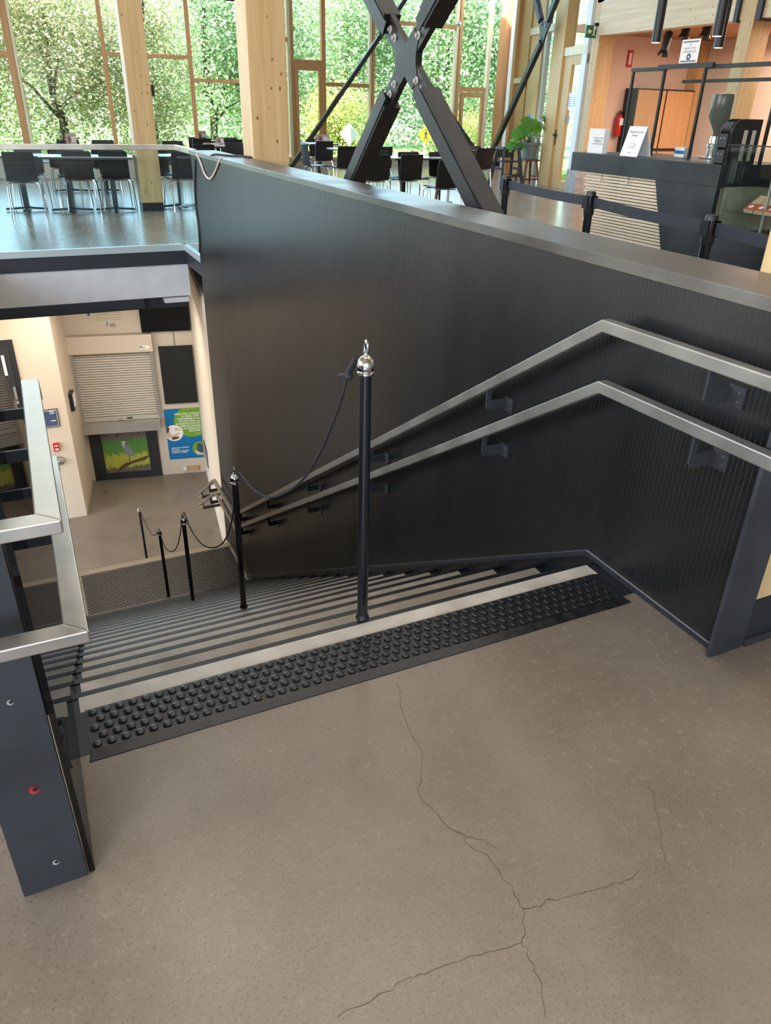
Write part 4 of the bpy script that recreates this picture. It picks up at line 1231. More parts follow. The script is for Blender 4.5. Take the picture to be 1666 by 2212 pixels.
# Y-shaped brace before the side glazing
SBP = SP - SN * 0.45
FB2 = Front(SBP, SD, SN)
yb2 = thing('side_brace', 'dark steel brace with bolted fork plate before the side glazing', 'brace', FB2.pt(FB2.u(1120), 0, 0))
qv = lambda px, py: at_plane(px, py, SBP, SN)
MB().bar(qv(1062, 330), qv(1170, 92), 0.10, 0.13, side=SN).build('arm', 'post_steel', yb2)
MB().bar(qv(1169, 45), qv(1155, -20), 0.10, 0.13, side=SN).build('arm', 'post_steel', yb2)
MB().bar(qv(1184, 45), qv(1208, -15), 0.10, 0.13, side=SN).build('arm', 'post_steel', yb2)
MB().prism([qv(1163, 45), qv(1190, 45), qv(1178, 75), qv(1172, 95), qv(1161, 95), qv(1167, 72)], SN * 0.04).build('fork_plate', 'post_steel', yb2)
for px, py in ((1171, 52), (1180, 56), (1169, 83), (1165, 90)):
    MB().lathe([(0.03, 0), (0.03, 0.03)], qv(px, py) - SN * 0.03, 8, SN).build('bolt', 'bolt_grey', yb2)
lo = qv(1062, 330)

# small boxes on the white side wall
def on_white(px, py):
    return at_plane(px, py, sw0, Vector((wvv.y, -wvv.x, 0)).normalized())


wdn = wvv.normalized(); wno = Vector((wvv.y, -wvv.x, 0)).normalized()
pq = on_white(1086, 264)
fa = thing('fire_alarm', 'red fire alarm pull station on the white wall by the far brace', 'alarm', pq)
mbq = lambda c, a_, h_, t_: MB().hull8([c - wdn * a_ - Vector((0, 0, h_)), c + wdn * a_ - Vector((0, 0, h_)), c + wdn * a_ - Vector((0, 0, h_)) - wno * t_, c - wdn * a_ - Vector((0, 0, h_)) - wno * t_],
                                      [c - wdn * a_ + Vector((0, 0, h_)), c + wdn * a_ + Vector((0, 0, h_)), c + wdn * a_ + Vector((0, 0, h_)) - wno * t_, c - wdn * a_ + Vector((0, 0, h_)) - wno * t_])
mbq(pq, 0.22, 0.09, 0.05).build('case', 'red', fa)
mbq(pq - wno * 0.05, 0.05, 0.03, 0.012).build('pull_bar', 'paper', fa)
pq = on_white(1091, 147) + wno * 0.015
sb = thing('sensor_box', 'small cream sensor box high on the white wall', 'sensor', pq)
mbq(pq, 0.14, 0.07, 0.05).build('case', 'cream', sb)
mbq(pq - wno * 0.05, 0.03, 0.02, 0.01).build('lens', 'black_plastic', sb)
# round convex fitting on the far mullion
pq = at_y(991, 52, 22.7)
df = thing('dome_mirror', 'small silver dome fitting on the far window post', 'fitting', pq)
MB().lathe([(0.075, 0), (0.07, 0.04), (0.045, 0.08), (0.01, 0.10)], pq, 16, (0, -1, 0)).build('dome', 'chrome', df, smooth=True)
MB().lathe([(0.085, -0.01), (0.085, 0.006)], pq, 16, (0, -1, 0)).build('rim', 'alu', df)
# small ceiling spot at the top edge near the thick column

# ================================================================== TABLES AND CHAIRS
S = 1.05


def make_chair():
    t = thing('cafe_chair', 'x', 'chair', (0, 0, 0), 'black plywood cafe chairs with chrome legs')
    # local: sitter looks towards +Y, backrest on the -Y side
    mb = MB()
    ys = [0.20, 0.12, 0.0, -0.12, -0.185]
    zs = [0.452, 0.462, 0.455, 0.452, 0.462]
    n_ = len(ys)
    xs = [-0.20, -0.10, 0.0, 0.10, 0.20]
    up_, lo_ = [], []
    for j in range(n_):
        for x in xs:
            dz = 0.012 * (abs(x) / 0.2) ** 2
            up_.append((x * S, ys[j] * S, (zs[j] + dz) * S)); lo_.append((x * S, ys[j] * S, (zs[j] + dz - 0.013) * S))
    k = len(xs)
    fs = [(j * k + i, (j + 1) * k + i, (j + 1) * k + i + 1, j * k + i + 1) for j in range(n_ - 1) for i in range(k - 1)]
    N = n_ * k
    fs2 = [tuple(N + q_ for q_ in f[::-1]) for f in fs]
    rim = [i for i in range(k)] + [j * k + k - 1 for j in range(1, n_)] + [(n_ - 1) * k + i for i in range(k - 2, -1, -1)] + [j * k for j in range(n_ - 2, 0, -1)]
    fs3 = [(rim[i], rim[(i + 1) % len(rim)], N + rim[(i + 1) % len(rim)], N + rim[i]) for i in range(len(rim))]
    mb.add(up_ + lo_, fs + fs2 + fs3)
    mb.build('seat', 'ply_black', t, smooth=True)
    # back: slightly hollow board with rounded top corners
    mb = MB()
    prof = [(-0.185, 0.455), (-0.205, 0.49), (-0.215, 0.56), (-0.225, 0.66), (-0.24, 0.76), (-0.252, 0.815), (-0.255, 0.828)]
    fr, bk = [], []
    for j, (y, z) in enumerate(prof):
        wd = 0.20 if j < 5 else (0.195 if j == 5 else 0.178)
        for i in range(5):
            x = (-1 + i / 2) * wd
            dy = 0.016 * (abs(x) / 0.2) ** 2
            fr.append((x * S, (y + dy) * S, z * S)); bk.append((x * S, (y + dy - 0.013) * S, z * S))
    n_ = len(prof); k = 5; N = n_ * k
    fs = [(j * k + i, (j + 1) * k + i, (j + 1) * k + i + 1, j * k + i + 1) for j in range(n_ - 1) for i in range(k - 1)]
    fs2 = [tuple(N + q_ for q_ in f[::-1]) for f in fs]
    rim = [i for i in range(k)] + [j * k + k - 1 for j in range(1, n_)] + [(n_ - 1) * k + i for i in range(k - 2, -1, -1)] + [j * k for j in range(n_ - 2, 0, -1)]
    fs3 = [(rim[i], rim[(i + 1) % len(rim)], N + rim[(i + 1) % len(rim)], N + rim[i]) for i in range(len(rim))]
    mb.add(fr + bk, fs + fs2 + fs3)
    mb.build('backrest', 'ply_black', t, smooth=True)
    for sx_ in (-1, 1):
        for sy_ in (-1, 1):
            top = Vector((sx_ * 0.165, sy_ * 0.15, 0.435)); kn = Vector((sx_ * 0.205, sy_ * 0.17, 0.425)); ft = Vector((sx_ * 0.225, sy_ * 0.225, 0.0))
            MB().tube([top * S, (top * .4 + kn * .6) * S, (kn + (ft - kn) * 0.08) * S, ft * S], 0.0095, 7).build('leg', 'chrome', t, smooth=True)
    for sy_ in (-.15, .15):
        MB().tube([Vector((-0.165, sy_, 0.435)) * S, Vector((0.165, sy_, 0.435)) * S], 0.009, 6).build('seat_bar', 'chrome', t, smooth=True)
    return t


def make_table():
    t = thing('cafe_table', 'x', 'table', (0, 0, 0), 'square pedestal tables of the dining area')
    h_ = 0.755 * S
    MB().box(-0.325 * S, 0.325 * S, -0.34 * S, 0.34 * S, h_ - 0.006, h_).build('table_top', 'table_top', t)
    MB().box(-0.323 * S, 0.323 * S, -0.338 * S, 0.338 * S, h_ - 0.030, h_ - 0.006).build('top_edge', 'table_edge', t)
    MB().box(-0.038, 0.038, -0.038, 0.038, 0.045, h_ - 0.030).build('pedestal', 'black_plastic', t)
    for a in range(4):
        d_ = Vector((math.cos(a * PI / 2), math.sin(a * PI / 2), 0))
        MB().bar(Vector((0, 0, 0.045)) + d_ * 0.03, Vector((0, 0, 0.028)) + d_ * 0.30, 0.05, 0.03).build('foot', 'black_plastic', t)
    MB().box(-0.14, 0.14, -0.14, 0.14, h_ - 0.045, h_ - 0.030).build('top_bracket', 'black_plastic', t)
    return t


chair0 = make_chair(); table0 = make_table()
used = {'c': False, 't': False}


def place(kind, x, y, rot, label):
    src = chair0 if kind == 'c' else table0
    o = src if not used[kind] else copy_tree(src)
    used[kind] = True
    o.location = (x, y, 0); o.rotation_euler = (0, 0, rot); o['label'] = label
    return o


ZCH = 0.828 * S


def chair(px, py, rot, label):
    """the pixel is the middle of the top edge of the backrest"""
    p_ = at_z(px, py, ZCH)
    d_ = Vector((math.sin(rot), -math.cos(rot), 0))  # towards the backrest
    place('c', p_.x - d_.x * 0.255 * S, p_.y - d_.y * 0.255 * S, rot, label)


def table(px, py, rot, label, floor_pt=False):
    p_ = at_z(px, py, 0.0 if floor_pt else 0.755 * S)
    place('t', p_.x, p_.y, rot, label)
    TABS.append(p_)
    return p_


A0 = -0.14
TABS = []
# left group, seen through the balustrade
T1 = table(60, 455, A0, 'leftmost table of the near row behind the glass balustrade', True)
T2 = table(158, 457, A0, 'middle table of the near row behind the glass balustrade', True)
T3 = table(252, 456, A0, 'table of the near row next to the free timber column', True)
chair(36, 328, A0 + 0.06, 'leftmost black chair of the near row seen through the balustrade')
chair(163, 326, A0, 'middle black chair of the near row seen through the balustrade')
chair(242, 326, A0 - 0.05, 'black chair of the near row left of the free timber column')
for i, (T, lb_) in enumerate(((T1, 'chair facing us across the leftmost near table'), (T2, 'chair facing us across the middle near table'), (T3, 'chair facing us across the near table by the column'))):
    place('c', T.x + 0.12, T.y + 0.62, PI + A0 + 0.1 * (i - 1), 'black ' + lb_)
T4 = table(155, 415, A0, 'left table of the second row behind the balustrade', True)
T5 = table(232, 415, A0, 'right table of the second row behind the balustrade', True)
place('c', T4.x - 0.1, T4.y - 0.62, A0, 'black chair on the near side of the left second-row table')
place('c', T5.x - 0.05, T5.y - 0.62, A0 + .1, 'black chair on the near side of the right second-row table')
place('c', T4.x + 0.1, T4.y + 0.60, PI + A0, 'black chair on the far side of the left second-row table')
place('c', T5.x + 0.1, T5.y + 0.60, PI + A0, 'black chair on the far side of the right second-row table')
chair(131, 302, A0 + PI / 2, 'black chair turned sideways in the second row at the left')
# between the free column and the thick column
T6 = table(393, 448, 0.05, 'near table right of the free timber column', True)
chair(398, 328, 0.15, 'black chair with its back to us right of the free column')
place('c', T6.x - 0.18, T6.y + 0.60, PI + 0.1, 'black chair facing us right of the free timber column')
for (px, py, rot, lb_) in ((372, 304, PI, 'black chair back low behind the rail right of the free column'),
                           (426, 296, PI, 'far black chair facing us left of the window mullion'),
                           (436, 299, 0.0, 'black chair beside the tented menu near the wall end'),
                           (494, 297, PI, 'far black chair facing us left of the thick column'),
                           (503, 301, 0.0, 'black chair of the back row left of the thick column'),
                           (440, 312, 0.05, 'nearest black chair seen over the wall end coping'),
                           (507, 308, PI, 'black chair facing us just left of the thick column')):
    chair(px, py, rot, lb_)
T7 = table(455, 303, 0.0, 'far table with tented menu left of the thick column')
T8 = table(470, 314, 0.0, 'nearer table with printed menu card by the wall end')
T9 = table(500, 303, 0.0, 'far table beside the thick timber column')
# right group behind the brace
T10 = table(690, 309, 0.0, 'far table with menu card between thick column and brace')
T11 = table(752, 321, 0.0, 'table half hidden by the left leg of the brace')
T12 = table(872, 339, 0.02, 'table in the middle of the view under the brace')
T13 = table(950, 339, 0.02, 'table right of centre partly hidden by the right brace leg')
T14 = table(1020, 322, 0.0, 'far table by the white side wall')
for (px, py, rot, lb_) in ((702, 305, 0.0, 'black chair back left of the brace beside the far table'),
                           (684, 299, PI, 'black chair facing us at the farthest table'),
                           (752, 316, 0.0, 'black chair half hidden by the left brace leg'),
                           (820, 334, 0.0, 'black chair with its back to us left of centre under the brace'),
                           (892, 334, 0.02, 'black chair with its back to us in the centre under the brace'),
                           (948, 328, PI, 'black chair facing us showing its seat near the right brace leg'),
                           (882, 328, PI, 'black chair facing us behind the centre table'),
                           (829, 317, 0.0, 'black chair of the far row showing between the brace legs'),
                           (817, 326, PI, 'black chair facing us behind the left brace leg'),
                           (976, 346, 0.0, 'nearest black chair mostly hidden by the right brace leg'),
                           (1050, 320, 0.0, 'black chair with its back to us right of the brace'),
                           (1021, 315, PI, 'black chair facing us right of the brace at the far table'),
                           (655, 312, -PI / 2, 'black chair turned sideways beside the thick column')):
    chair(px, py, rot, lb_)


# tented menu cards on tables
def tent(px0, px1, py0, py1, label, z=0.755 * S):
    """stands on a table top; pixels give its width and the foot line"""
    p0, p1 = at_z(px0, py1, z), at_z(px1, py1, z)
    c_ = (p0 + p1) / 2
    tb = min(TABS, key=lambda q_: (q_.x - c_.x) ** 2 + (q_.y - c_.y) ** 2)
    mv = Vector((min(max(c_.x, tb.x - .16), tb.x + .16) - c_.x, min(max(c_.y, tb.y - .20), tb.y + .15) - c_.y, .002))
    p0 = p0 + mv; p1 = p1 + mv; c_ = c_ + mv
    d_ = (p1 - p0).normalized(); n_ = Vector((-d_.y, d_.x, 0))
    h_ = at_y((px0 + px1) / 2, py0, c_.y + 0.04).z - z
    t = thing('menu_card', label, 'menu card', c_, 'tented menu cards on the tables')
    u_ = Vector((0, 0, 1))
    tp0, tp1 = p0 + n_ * 0.045 + u_ * h_, p1 + n_ * 0.045 + u_ * h_
    MB().prism([p0, p1, tp1, tp0], n_ * 0.003).build('front_leaf', 'menu', t)
    MB().prism([p0 + n_ * 0.10, p1 + n_ * 0.10, tp1 + n_ * .004, tp0 + n_ * .004], n_ * 0.003).build('back_leaf', 'menu', t)
    e = lambda a, b_: p0 + (p1 - p0) * a + (tp0 - p0) * b_ - n_ * 0.004
    MB().flat([e(.16 + .15 * (1 + math.cos(k * PI / 8)), .5 + .28 * math.sin(k * PI / 8)) for k in range(16)]).build('round_picture', 'brown_print', t)
    for i in range(3):
        MB().flat([e(.52, .62 - .16 * i), e(.92, .62 - .16 * i), e(.92, .68 - .16 * i), e(.52, .68 - .16 * i)]).build('print_line', 'paper', t)
    return t


tent(146, 166, 288, 306, 'dark tented menu card on the left second-row table')
tent(262, 284, 281, 297, 'tented menu card just left of the free column')
tent(448, 463, 296, 309, 'dark tented menu card standing slantwise left of the thick column')
tent(455, 493, 309, 324, 'large printed menu card close to the wall end')
tent(731, 759, 291, 308, 'tented menu card on the far table left of the brace')

# highchair by the plant
hcp = at_z(1092, 400, 0)
hc = thing('highchair', 'black wooden highchair standing by the potted plant', 'highchair', hcp)
H = lambda x, y, z: hcp + Vector((x, y, z))
for sx_ in (-1, 1):
    for sy_ in (-1, 1):
        MB().bar(H(sx_ * .29, sy_ * .27, 0), H(sx_ * .20, sy_ * .12, .80), .062, .062).build('leg', 'counter_black', hc)
    MB().bar(H(sx_ * .22, -.16, .80), H(sx_ * .22, .20, .80), .05, .05).build('arm', 'counter_black', hc)
    MB().bar(H(sx_ * .25, -.22, .36), H(sx_ * .25, .20, .36), .03, .05).build('side_rail', 'counter_black', hc)
MB().box(hcp.x - .22, hcp.x + .22, hcp.y - .16, hcp.y + .16, .50, .53).build('seat', 'counter_black', hc)
MB().bar(H(-.20, .15, .68), H(.20, .15, .68), .03, .18).build('backrest', 'counter_black', hc)
MB().bar(H(-.26, -.20, .22), H(.26, -.20, .22), .04, .06).build('foot_rail', 'counter_black', hc)

# stool and monstera
spq = at_z(1138, 396, 0)
so = thing('wooden_stool', 'small reddish wooden stool carrying the potted plant', 'stool', spq)
K = lambda x, y, z: spq + Vector((x, y, z))
MB().box(spq.x - .22, spq.x + .22, spq.y - .19, spq.y + .19, .50, .54).build('seat', 'stool_wood', so, bevel=.008)
for sx_ in (-1, 1):
    for sy_ in (-1, 1):
        MB().bar(K(sx_ * .22, sy_ * .19, 0), K(sx_ * .14, sy_ * .12, .50), .062, .055).build('leg', 'stool_wood', so)
    MB().bar(K(sx_ * .19, -.16, .16), K(sx_ * .19, .16, .16), .02, .035).build('stretcher', 'stool_wood', so)
MB().bar(K(-.19, -.16, .10), K(.19, -.16, .10), .02, .035).build('stretcher', 'stool_wood', so)
mo = thing('potted_monstera', 'potted monstera with broad split leaves on a wooden stool', 'potted plant', (spq.x, spq.y, .54))
MB().lathe([(.20, 0), (.215, .02), (.20, .025), (.165, .02), (.21, .30), (.235, .31), (.24, .37), (.215, .37), (.21, .34), (.0, .34)], (spq.x, spq.y, .54), 24).build('pot', 'terracotta_pot', mo, smooth=True)
MB().lathe([(.208, 0), (.2, .012), (.0, .013)], (spq.x, spq.y, .875), 18).build('soil', 'soil', mo)


def monstera_leaf(tip_px, tip_py, size, tilt, yaw, light):
    c_ = at_y(tip_px, tip_py, spq.y - 0.05 + random.uniform(-.22, .12))
    base = Vector((spq.x + random.uniform(-.05, .05), spq.y + random.uniform(-.05, .05), .88))
    midp = (base + c_) / 2 + Vector((0, 0, .10))
    MB().tube(smooth_path([base, midp, c_]), .007, 6).build('stem', 'stem', mo)
    # heart outline with cuts
    out = []
    for k in range(28):
        a = 2 * PI * k / 28
        r = size * (0.72 + 0.28 * math.cos(a)) if True else size
        r *= (1.0 - 0.30 * (k % 4 == 2) * (abs(math.sin(a)) > .35))
        out.append((r * math.cos(a) * 1.05, r * math.sin(a) * .95))
    Rm = Matrix.Rotation(yaw, 3, 'Z') @ Matrix.Rotation(tilt, 3, 'X')
    vs = [c_ + Rm @ Vector((y, -x, -0.10 * (x * x + y * y) / size)) for x, y in out]
    vc = c_ + Rm @ Vector((0, -size * .12, .012))
    lf = MB().add(vs + [vc], [(i, (i + 1) % 28, 28) for i in range(28)])
    lf.build('leaf', 'monstera_light' if light else 'monstera', mo, smooth=True)


for (px, py, sz, ti, ya, li) in ((1156, 268, .26, 1.15, -.1, True), (1147, 253, .20, .9, .4, False), (1132, 275, .24, .8, -.5, False), (1110, 304, .16, .9, -.8, True), (1124, 312, .18, .6, -.3, False),
                                 (1168, 262, .15, .8, .6, True), (1174, 297, .15, .9, .9, False), (1165, 305, .12, .8, .5, False), (1172, 340, .20, .9, .7, False), (1108, 321, .13, .5, -.7, True),
                                 (1137, 288, .12, .7, .2, True), (1118, 285, .22, .8, -.6, False), (1140, 262, .26, 1.0, -.2, False), (1105, 312, .2, .8, -.7, False), (1176, 345, .2, 1.0, .6, False), (1178, 255, .17, .9, .4, False), (1145, 293, .13, .9, .1, False), (1152, 320, .10, .7, .4, True), (1127, 290, .18, .7, -.9, False), (1170, 272, .14, .7, .8, False)):
    monstera_leaf(px, py, sz, ti, ya, li)

# ================================================================== CAFE
XC = 5.65
# retractable-belt posts in front of the counter
BP = [at_z(1095, 379, 1.0), at_z(1278, 413, 1.0), at_z(1540, 464, 1.0)]
lbls = ['belt post farthest from us near the right brace leg', 'middle belt post in front of the slatted counter', 'nearest belt post in front of the display case']
for p_, lb_ in zip(BP, lbls):
    t = thing('belt_post', 'black ' + lb_, 'belt post', (p_.x, p_.y, 0), 'black belt posts of the queue line')
    MB().lathe([(.18, 0), (.18, .008), (.06, .03), (.035, .04)], (p_.x, p_.y, 0), 20).build('base', 'black_plastic', t, smooth=True)
    MB().tube([(p_.x, p_.y, .03), (p_.x, p_.y, .83)], .032, 14).build('pole', 'black_gloss', t, smooth=True)
    MB().lathe([(.036, 0), (.040, .01), (.040, .15), (.034, .17)], (p_.x, p_.y, .83), 14).build('belt_head', 'black_plastic', t, smooth=True)
    MB().box(p_.x - .05, p_.x - .036, p_.y - .03, p_.y + .03, .88, .97).box(p_.x - .03, p_.x + .03, p_.y - .05, p_.y - .036, .88, .97).build('belt_clip', 'black_plastic', t)
nx = BP[2] + (BP[2] - BP[1]) * 0.9
for a, b_, lb_ in ((BP[0], BP[1], 'far stretch of dark grey queue belt'), (BP[1], BP[2], 'middle stretch of dark grey queue belt before the counter slats'), (BP[2], nx, 'nearest stretch of dark grey queue belt before the display case')):
    t = thing('queue_belt', lb_, 'belt', (a + b_) / 2 + Vector((0, 0, -.1)), 'belts of the queue line')
    mb = MB()
    N = 8
    vs = []
    dd = (b_ - a); nn = Vector((-dd.y, dd.x, 0)).normalized() * .0015
    for k in range(N + 1):
        u_ = 0.035 / dd.length + (1 - .07 / dd.length) * k / N
        sag = .012 * 4 * u_ * (1 - u_)
        q_ = a + dd * u_
        vs += [(q_.x - nn.x, q_.y - nn.y, .895 - sag), (q_.x - nn.x, q_.y - nn.y, .965 - sag), (q_.x + nn.x, q_.y + nn.y, .965 - sag), (q_.x + nn.x, q_.y + nn.y, .895 - sag)]
    fs = [(4 * k + j, 4 * k + 4 + j, 4 * k + 4 + (j + 1) % 4, 4 * k + (j + 1) % 4) for k in range(N) for j in range(4)] + [(3, 2, 1, 0), (4 * N, 4 * N + 1, 4 * N + 2, 4 * N + 3)]
    mb.add(vs, fs).build('webbing', 'belt', t)
    MB().box(a.x - .02, a.x + .02, a.y - .05, a.y - .03, .89, .97).build('belt_end', 'black_plastic', t)

# counter: slab, slatted front, black folded panel
ct = thing('cafe_counter', 'cafe counter with black steel top and pale timber slat front', 'counter', (6.1, 5.6, 0))
tl, bl_ = at_x(1237, 328, XC), at_x(1233, 367, XC)
YT, Z1, Z0 = tl.y, tl.z, bl_.z
YN = 5.20
tag(MB().box(XC, XC + 0.95, YN, YT, Z0, Z1).build('counter_top', 'counter_black', ct, bevel=.004), 'thick black steel top')
pa, pb = at_x(1415, 395, XC), at_x(1427, 555, XC)
sl_ = (pb.y - pa.y) / (pb.z - pa.z)
tag(MB().prism([(XC, pa.y, Z0), (XC, YN, Z0), (XC, YN, 0.0), (XC, pa.y - sl_ * Z0, 0.0)], (0.05, 0, 0)).build('front_panel', 'counter_black', ct), 'black folded steel front')
MB().box(XC + 0.12, XC + 0.9, YN, YT - 0.5, 0.0, Z0).build('carcass', 'slat_wood', ct)
npl = 33
ph_ = Z0 / npl
for i in range(npl):
    z0 = 0.012 + i * ph_
    ye = pa.y + sl_ * (z0 - Z0)
    ys_ = YT - 0.22 - 0.10 * (1 - z0 / Z0) - (0.03 if i % 2 else 0)
    MB().box(XC + 0.030, XC + 0.075, ye - .02, ys_, z0, z0 + ph_ * 0.70).build('slat', 'slat_wood', ct)
for y in (6.0, 6.6):
    MB().box(XC + 0.075, XC + 0.12, y, y + .05, 0.0, Z0).build('batten', 'stool_wood', ct)
for px, py in ((1300, 385), (1357, 396)):
    p_ = at_x(px, py, XC + .02)
    hk = MB().tube([(p_.x, p_.y, Z0), (p_.x, p_.y, Z0 - .05), (p_.x - .015, p_.y, Z0 - .06)], .004, 6)
    hk.tube([(p_.x, p_.y - .03, Z0 - .055), (p_.x, p_.y, Z0 - .06), (p_.x, p_.y + .03, Z0 - .055)], .006, 6)
    hk.build('bag_hook', 'chrome', ct, smooth=True)

# display case right of the counter
YD1 = 3.2
dc = thing('display_case', 'glass display case with shelves at the right end of the counter', 'display case', (6.0, 4.2, 0))
ZD = at_x(1580, 317, XC).z
zs1 = at_x(1590, 398, XC + .1).z; zs0 = at_x(1590, 458, XC + .1).z
MB().box(XC, XC + .8, YD1, YN - .04, 0, .60).build('base', 'counter_black', dc)
MB().box(XC - .004, XC, YD1, YN - .10, .60, .612).build('base_trim', 'alu', dc)
MB().box(XC + .03, XC + .8, YN - .06, YN - .04, .60, ZD).build('end_glass', 'glass_case', dc)
MB().box(XC, XC + .008, YD1, YN - .06, .60, ZD).build('front_glass', 'glass_case', dc)
MB().box(XC, XC + .8, YD1, YN - .04, ZD, ZD + .012).build('top_glass', 'glass_case', dc)
MB().box(XC - .004, XC + .012, YD1, YN - .04, ZD + .012, ZD + .022).build('top_trim', 'black_plastic', dc)
MB().box(XC + .06, XC + .72, YD1, YN - .07, zs1, zs1 + .008).build('shelf', 'glass_case', dc)
MB().box(XC + .06, XC + .72, YD1, YN - .07, zs0, zs0 + .008).build('shelf', 'glass_case', dc)
MB().box(XC + .76, XC + .80, YD1, YN - .06, .60, ZD).build('back_panel', 'black_plastic', dc)
for x_ in (XC + .10, XC + .68):
    MB().box(x_, x_ + .02, 4.72, 4.74, .60, ZD).build('shelf_post', 'alu', dc)
# wrapped snacks on the lower shelf
for i in range(4):
    y_ = 4.93 - i * 0.105
    t = thing('wrapped_snack', ['leftmost', 'second', 'third', 'rightmost visible'][i] + ' wrapped snack leaning on the lower case shelf', 'snack', (XC + .2, y_, zs0 + .008), 'wrapped snacks in the display case')
    z_ = zs0 + .009
    d_ = Vector((.20, .02, .10))
    q0 = Vector((XC + .09, y_, z_))
    MB().prism([q0, q0 + Vector((0, -.095, 0)), q0 + Vector((0, -.095, 0)) + d_, q0 + d_], Vector((-.012, 0, .028))).build('packet', 'food_tan', t)
    MB().prism([q0 + Vector((-.013, 0, .0285)), q0 + Vector((-.013, -.095, .0285)), q0 + Vector((-.013, -.095, .0285)) + d_ * .42, q0 + Vector((-.013, 0, .0285)) + d_ * .42], Vector((-.0005, 0, .0012))).build('label_band', 'food_red', t)
    MB().disc(q0 + Vector((-.0145, -.048, .0305)) + d_ * .2, Vector((-.45, 0, .9)), .022, .001, 14).build('round_logo', 'poster_white', t)
t = thing('red_snack_bag', 'red and brown snack bag on the upper case shelf', 'snack', (XC + .2, 4.62, zs1 + .008))
MB().hull8([(XC + .10, 4.68, zs1 + .009), (XC + .10, 4.50, zs1 + .009), (XC + .24, 4.50, zs1 + .009), (XC + .24, 4.68, zs1 + .009)], [(XC + .13, 4.66, zs1 + .10), (XC + .13, 4.52, zs1 + .10), (XC + .19, 4.52, zs1 + .10), (XC + .19, 4.66, zs1 + .10)]).build('bag', 'food_red', t)
MB().box(XC + .112, XC + .118, 4.53, 4.66, zs1 + .02, zs1 + .06).build('bag_window', 'brown_print', t)
t = thing('steel_cylinder', 'tall brushed steel cylinder behind the case glass', 'canister', (XC + .45, 4.86, zs1 + .008))
MB().lathe([(.05, 0), (.05, .22), (.047, .225), (.0, .226)], (XC + .45, 4.86, zs1 + .009), 18).build('body', 'brushed', t, smooth=True)
MB().lathe([(.053, 0), (.053, .03), (.0, .032)], (XC + .45, 4.86, zs1 + .235), 18).build('lid', 'black_plastic', t, smooth=True)

# black lid-and-cup dispenser tower on the counter end
ld_ = thing('cup_dispenser', 'black cup and lid dispenser with rounded top on the counter end', 'dispenser', (5.9, 5.30, Z1))
pbx = lambda x0, x1, y0, y1, z0, z1, nm, m_, par=None: MB().box(x0, x1, y0, y1, Z1 + z0, Z1 + z1).build(nm, m_, par or ld_)
prof = [(XC + .06, 0.0), (XC + .06, .26), (XC + .08, .31), (XC + .12, .345), (XC + .18, .355), (XC + .40, .355), (XC + .40, 0.0)]
MB().prism([(x, 5.215, Z1 + z) for x, z in prof], (0, .022, 0)).build('side_plate', 'black_plastic', ld_)
MB().prism([(x, 5.335, Z1 + z) for x, z in prof], (0, .022, 0)).build('side_plate', 'black_plastic', ld_)
pbx(XC + .10, XC + .39, 5.237, 5.335, .0, .32, 'inner_body', 'black_gloss')
for z_ in (.01, .135):
    dwr = pbx(XC + .045, XC + .10, 5.240, 5.332, z_, z_ + .105, 'drawer', 'bracket')
    pbx(XC + .040, XC + .045, 5.262, 5.274, z_ + .065, z_ + .077, 'stud', 'chrome', dwr)
    pbx(XC + .040, XC + .045, 5.298, 5.310, z_ + .065, z_ + .077, 'stud', 'chrome', dwr)
MB().lathe([(.05, 0), (.05, .096)], (XC + .115, 5.238, Z1 + .285), 16, (0, 1, 0)).build('roller', 'bracket', ld_, smooth=True)
for x_ in (XC + .20, XC + .30):
    pbx(x_, x_ + .045, 5.2135, 5.215, .03, .27, 'pale_slot', 'cream_dark')

# things standing on the counter
t = thing('tip_box', 'white box labelled MERCI at the far end of the counter', 'box', (XC + .2, YT - .2, Z1))
p0, p1 = at_x(1268, 328, XC + .06), at_x(1300, 332, XC + .06)
zt_ = at_x(1268, 277, XC + .06).z
bxx = MB().box(XC + .06, XC + .13, p1.y, p0.y, Z1, zt_).build('box', 'paper', t, bevel=.004)
ym = (p0.y * .35 + p1.y * .65)
text_mesh('lettering', 'MERCI', .040, 'ink', t, (XC + .0585, ym + .055, Z1 + .105), (0, -1, 0), (0, 0, 1))
for a_, b_, c_, d_ in ((-.085, .085, .09, .094), (-.085, .085, .146, .15)):
    MB().box(XC + .058, XC + .060, ym - .085, ym + .085, Z1 + c_, Z1 + d_).build('label_rule', 'ink', t)
# A-frame sign
t = thing('tent_sign', 'white tent sign with a coffee cup drawing on the counter', 'sign', (XC + .2, 6.35, Z1))
b0, b1 = at_x(1338, 340, XC + .08), at_x(1375, 344, XC + .08)
h_ = at_x(1355, 272, XC + .16).z - Z1
W0, W1 = b0.y, b1.y
f_ = [(XC + .08, W0, Z1), (XC + .08, W1, Z1), (XC + .16, W1, Z1 + h_), (XC + .16, W0, Z1 + h_)]
MB().prism(f_, (.003, 0, 0)).build('front_sheet', 'paper', t)
MB().prism([(XC + .26, W0, Z1), (XC + .26, W1, Z1), (XC + .165, W1, Z1 + h_), (XC + .165, W0, Z1 + h_)], (.003, 0, 0)).build('back_sheet', 'paper', t)
ux = Vector((0, -1, 0)); uy = Vector((.08, 0, h_)).normalized()
o_ = Vector((XC + .0785, (W0 + W1) / 2, Z1))
text_mesh('lettering', 'Dégustez un café', .030, 'ink', t, o_ + uy * (h_ * .82) - Vector((.0006, 0, 0)), ux, uy, 'CENTER')
text_mesh('lettering', 'allongé !', .030, 'ink', t, o_ + uy * (h_ * .70) - Vector((.0006, 0, 0)), ux, uy, 'CENTER')
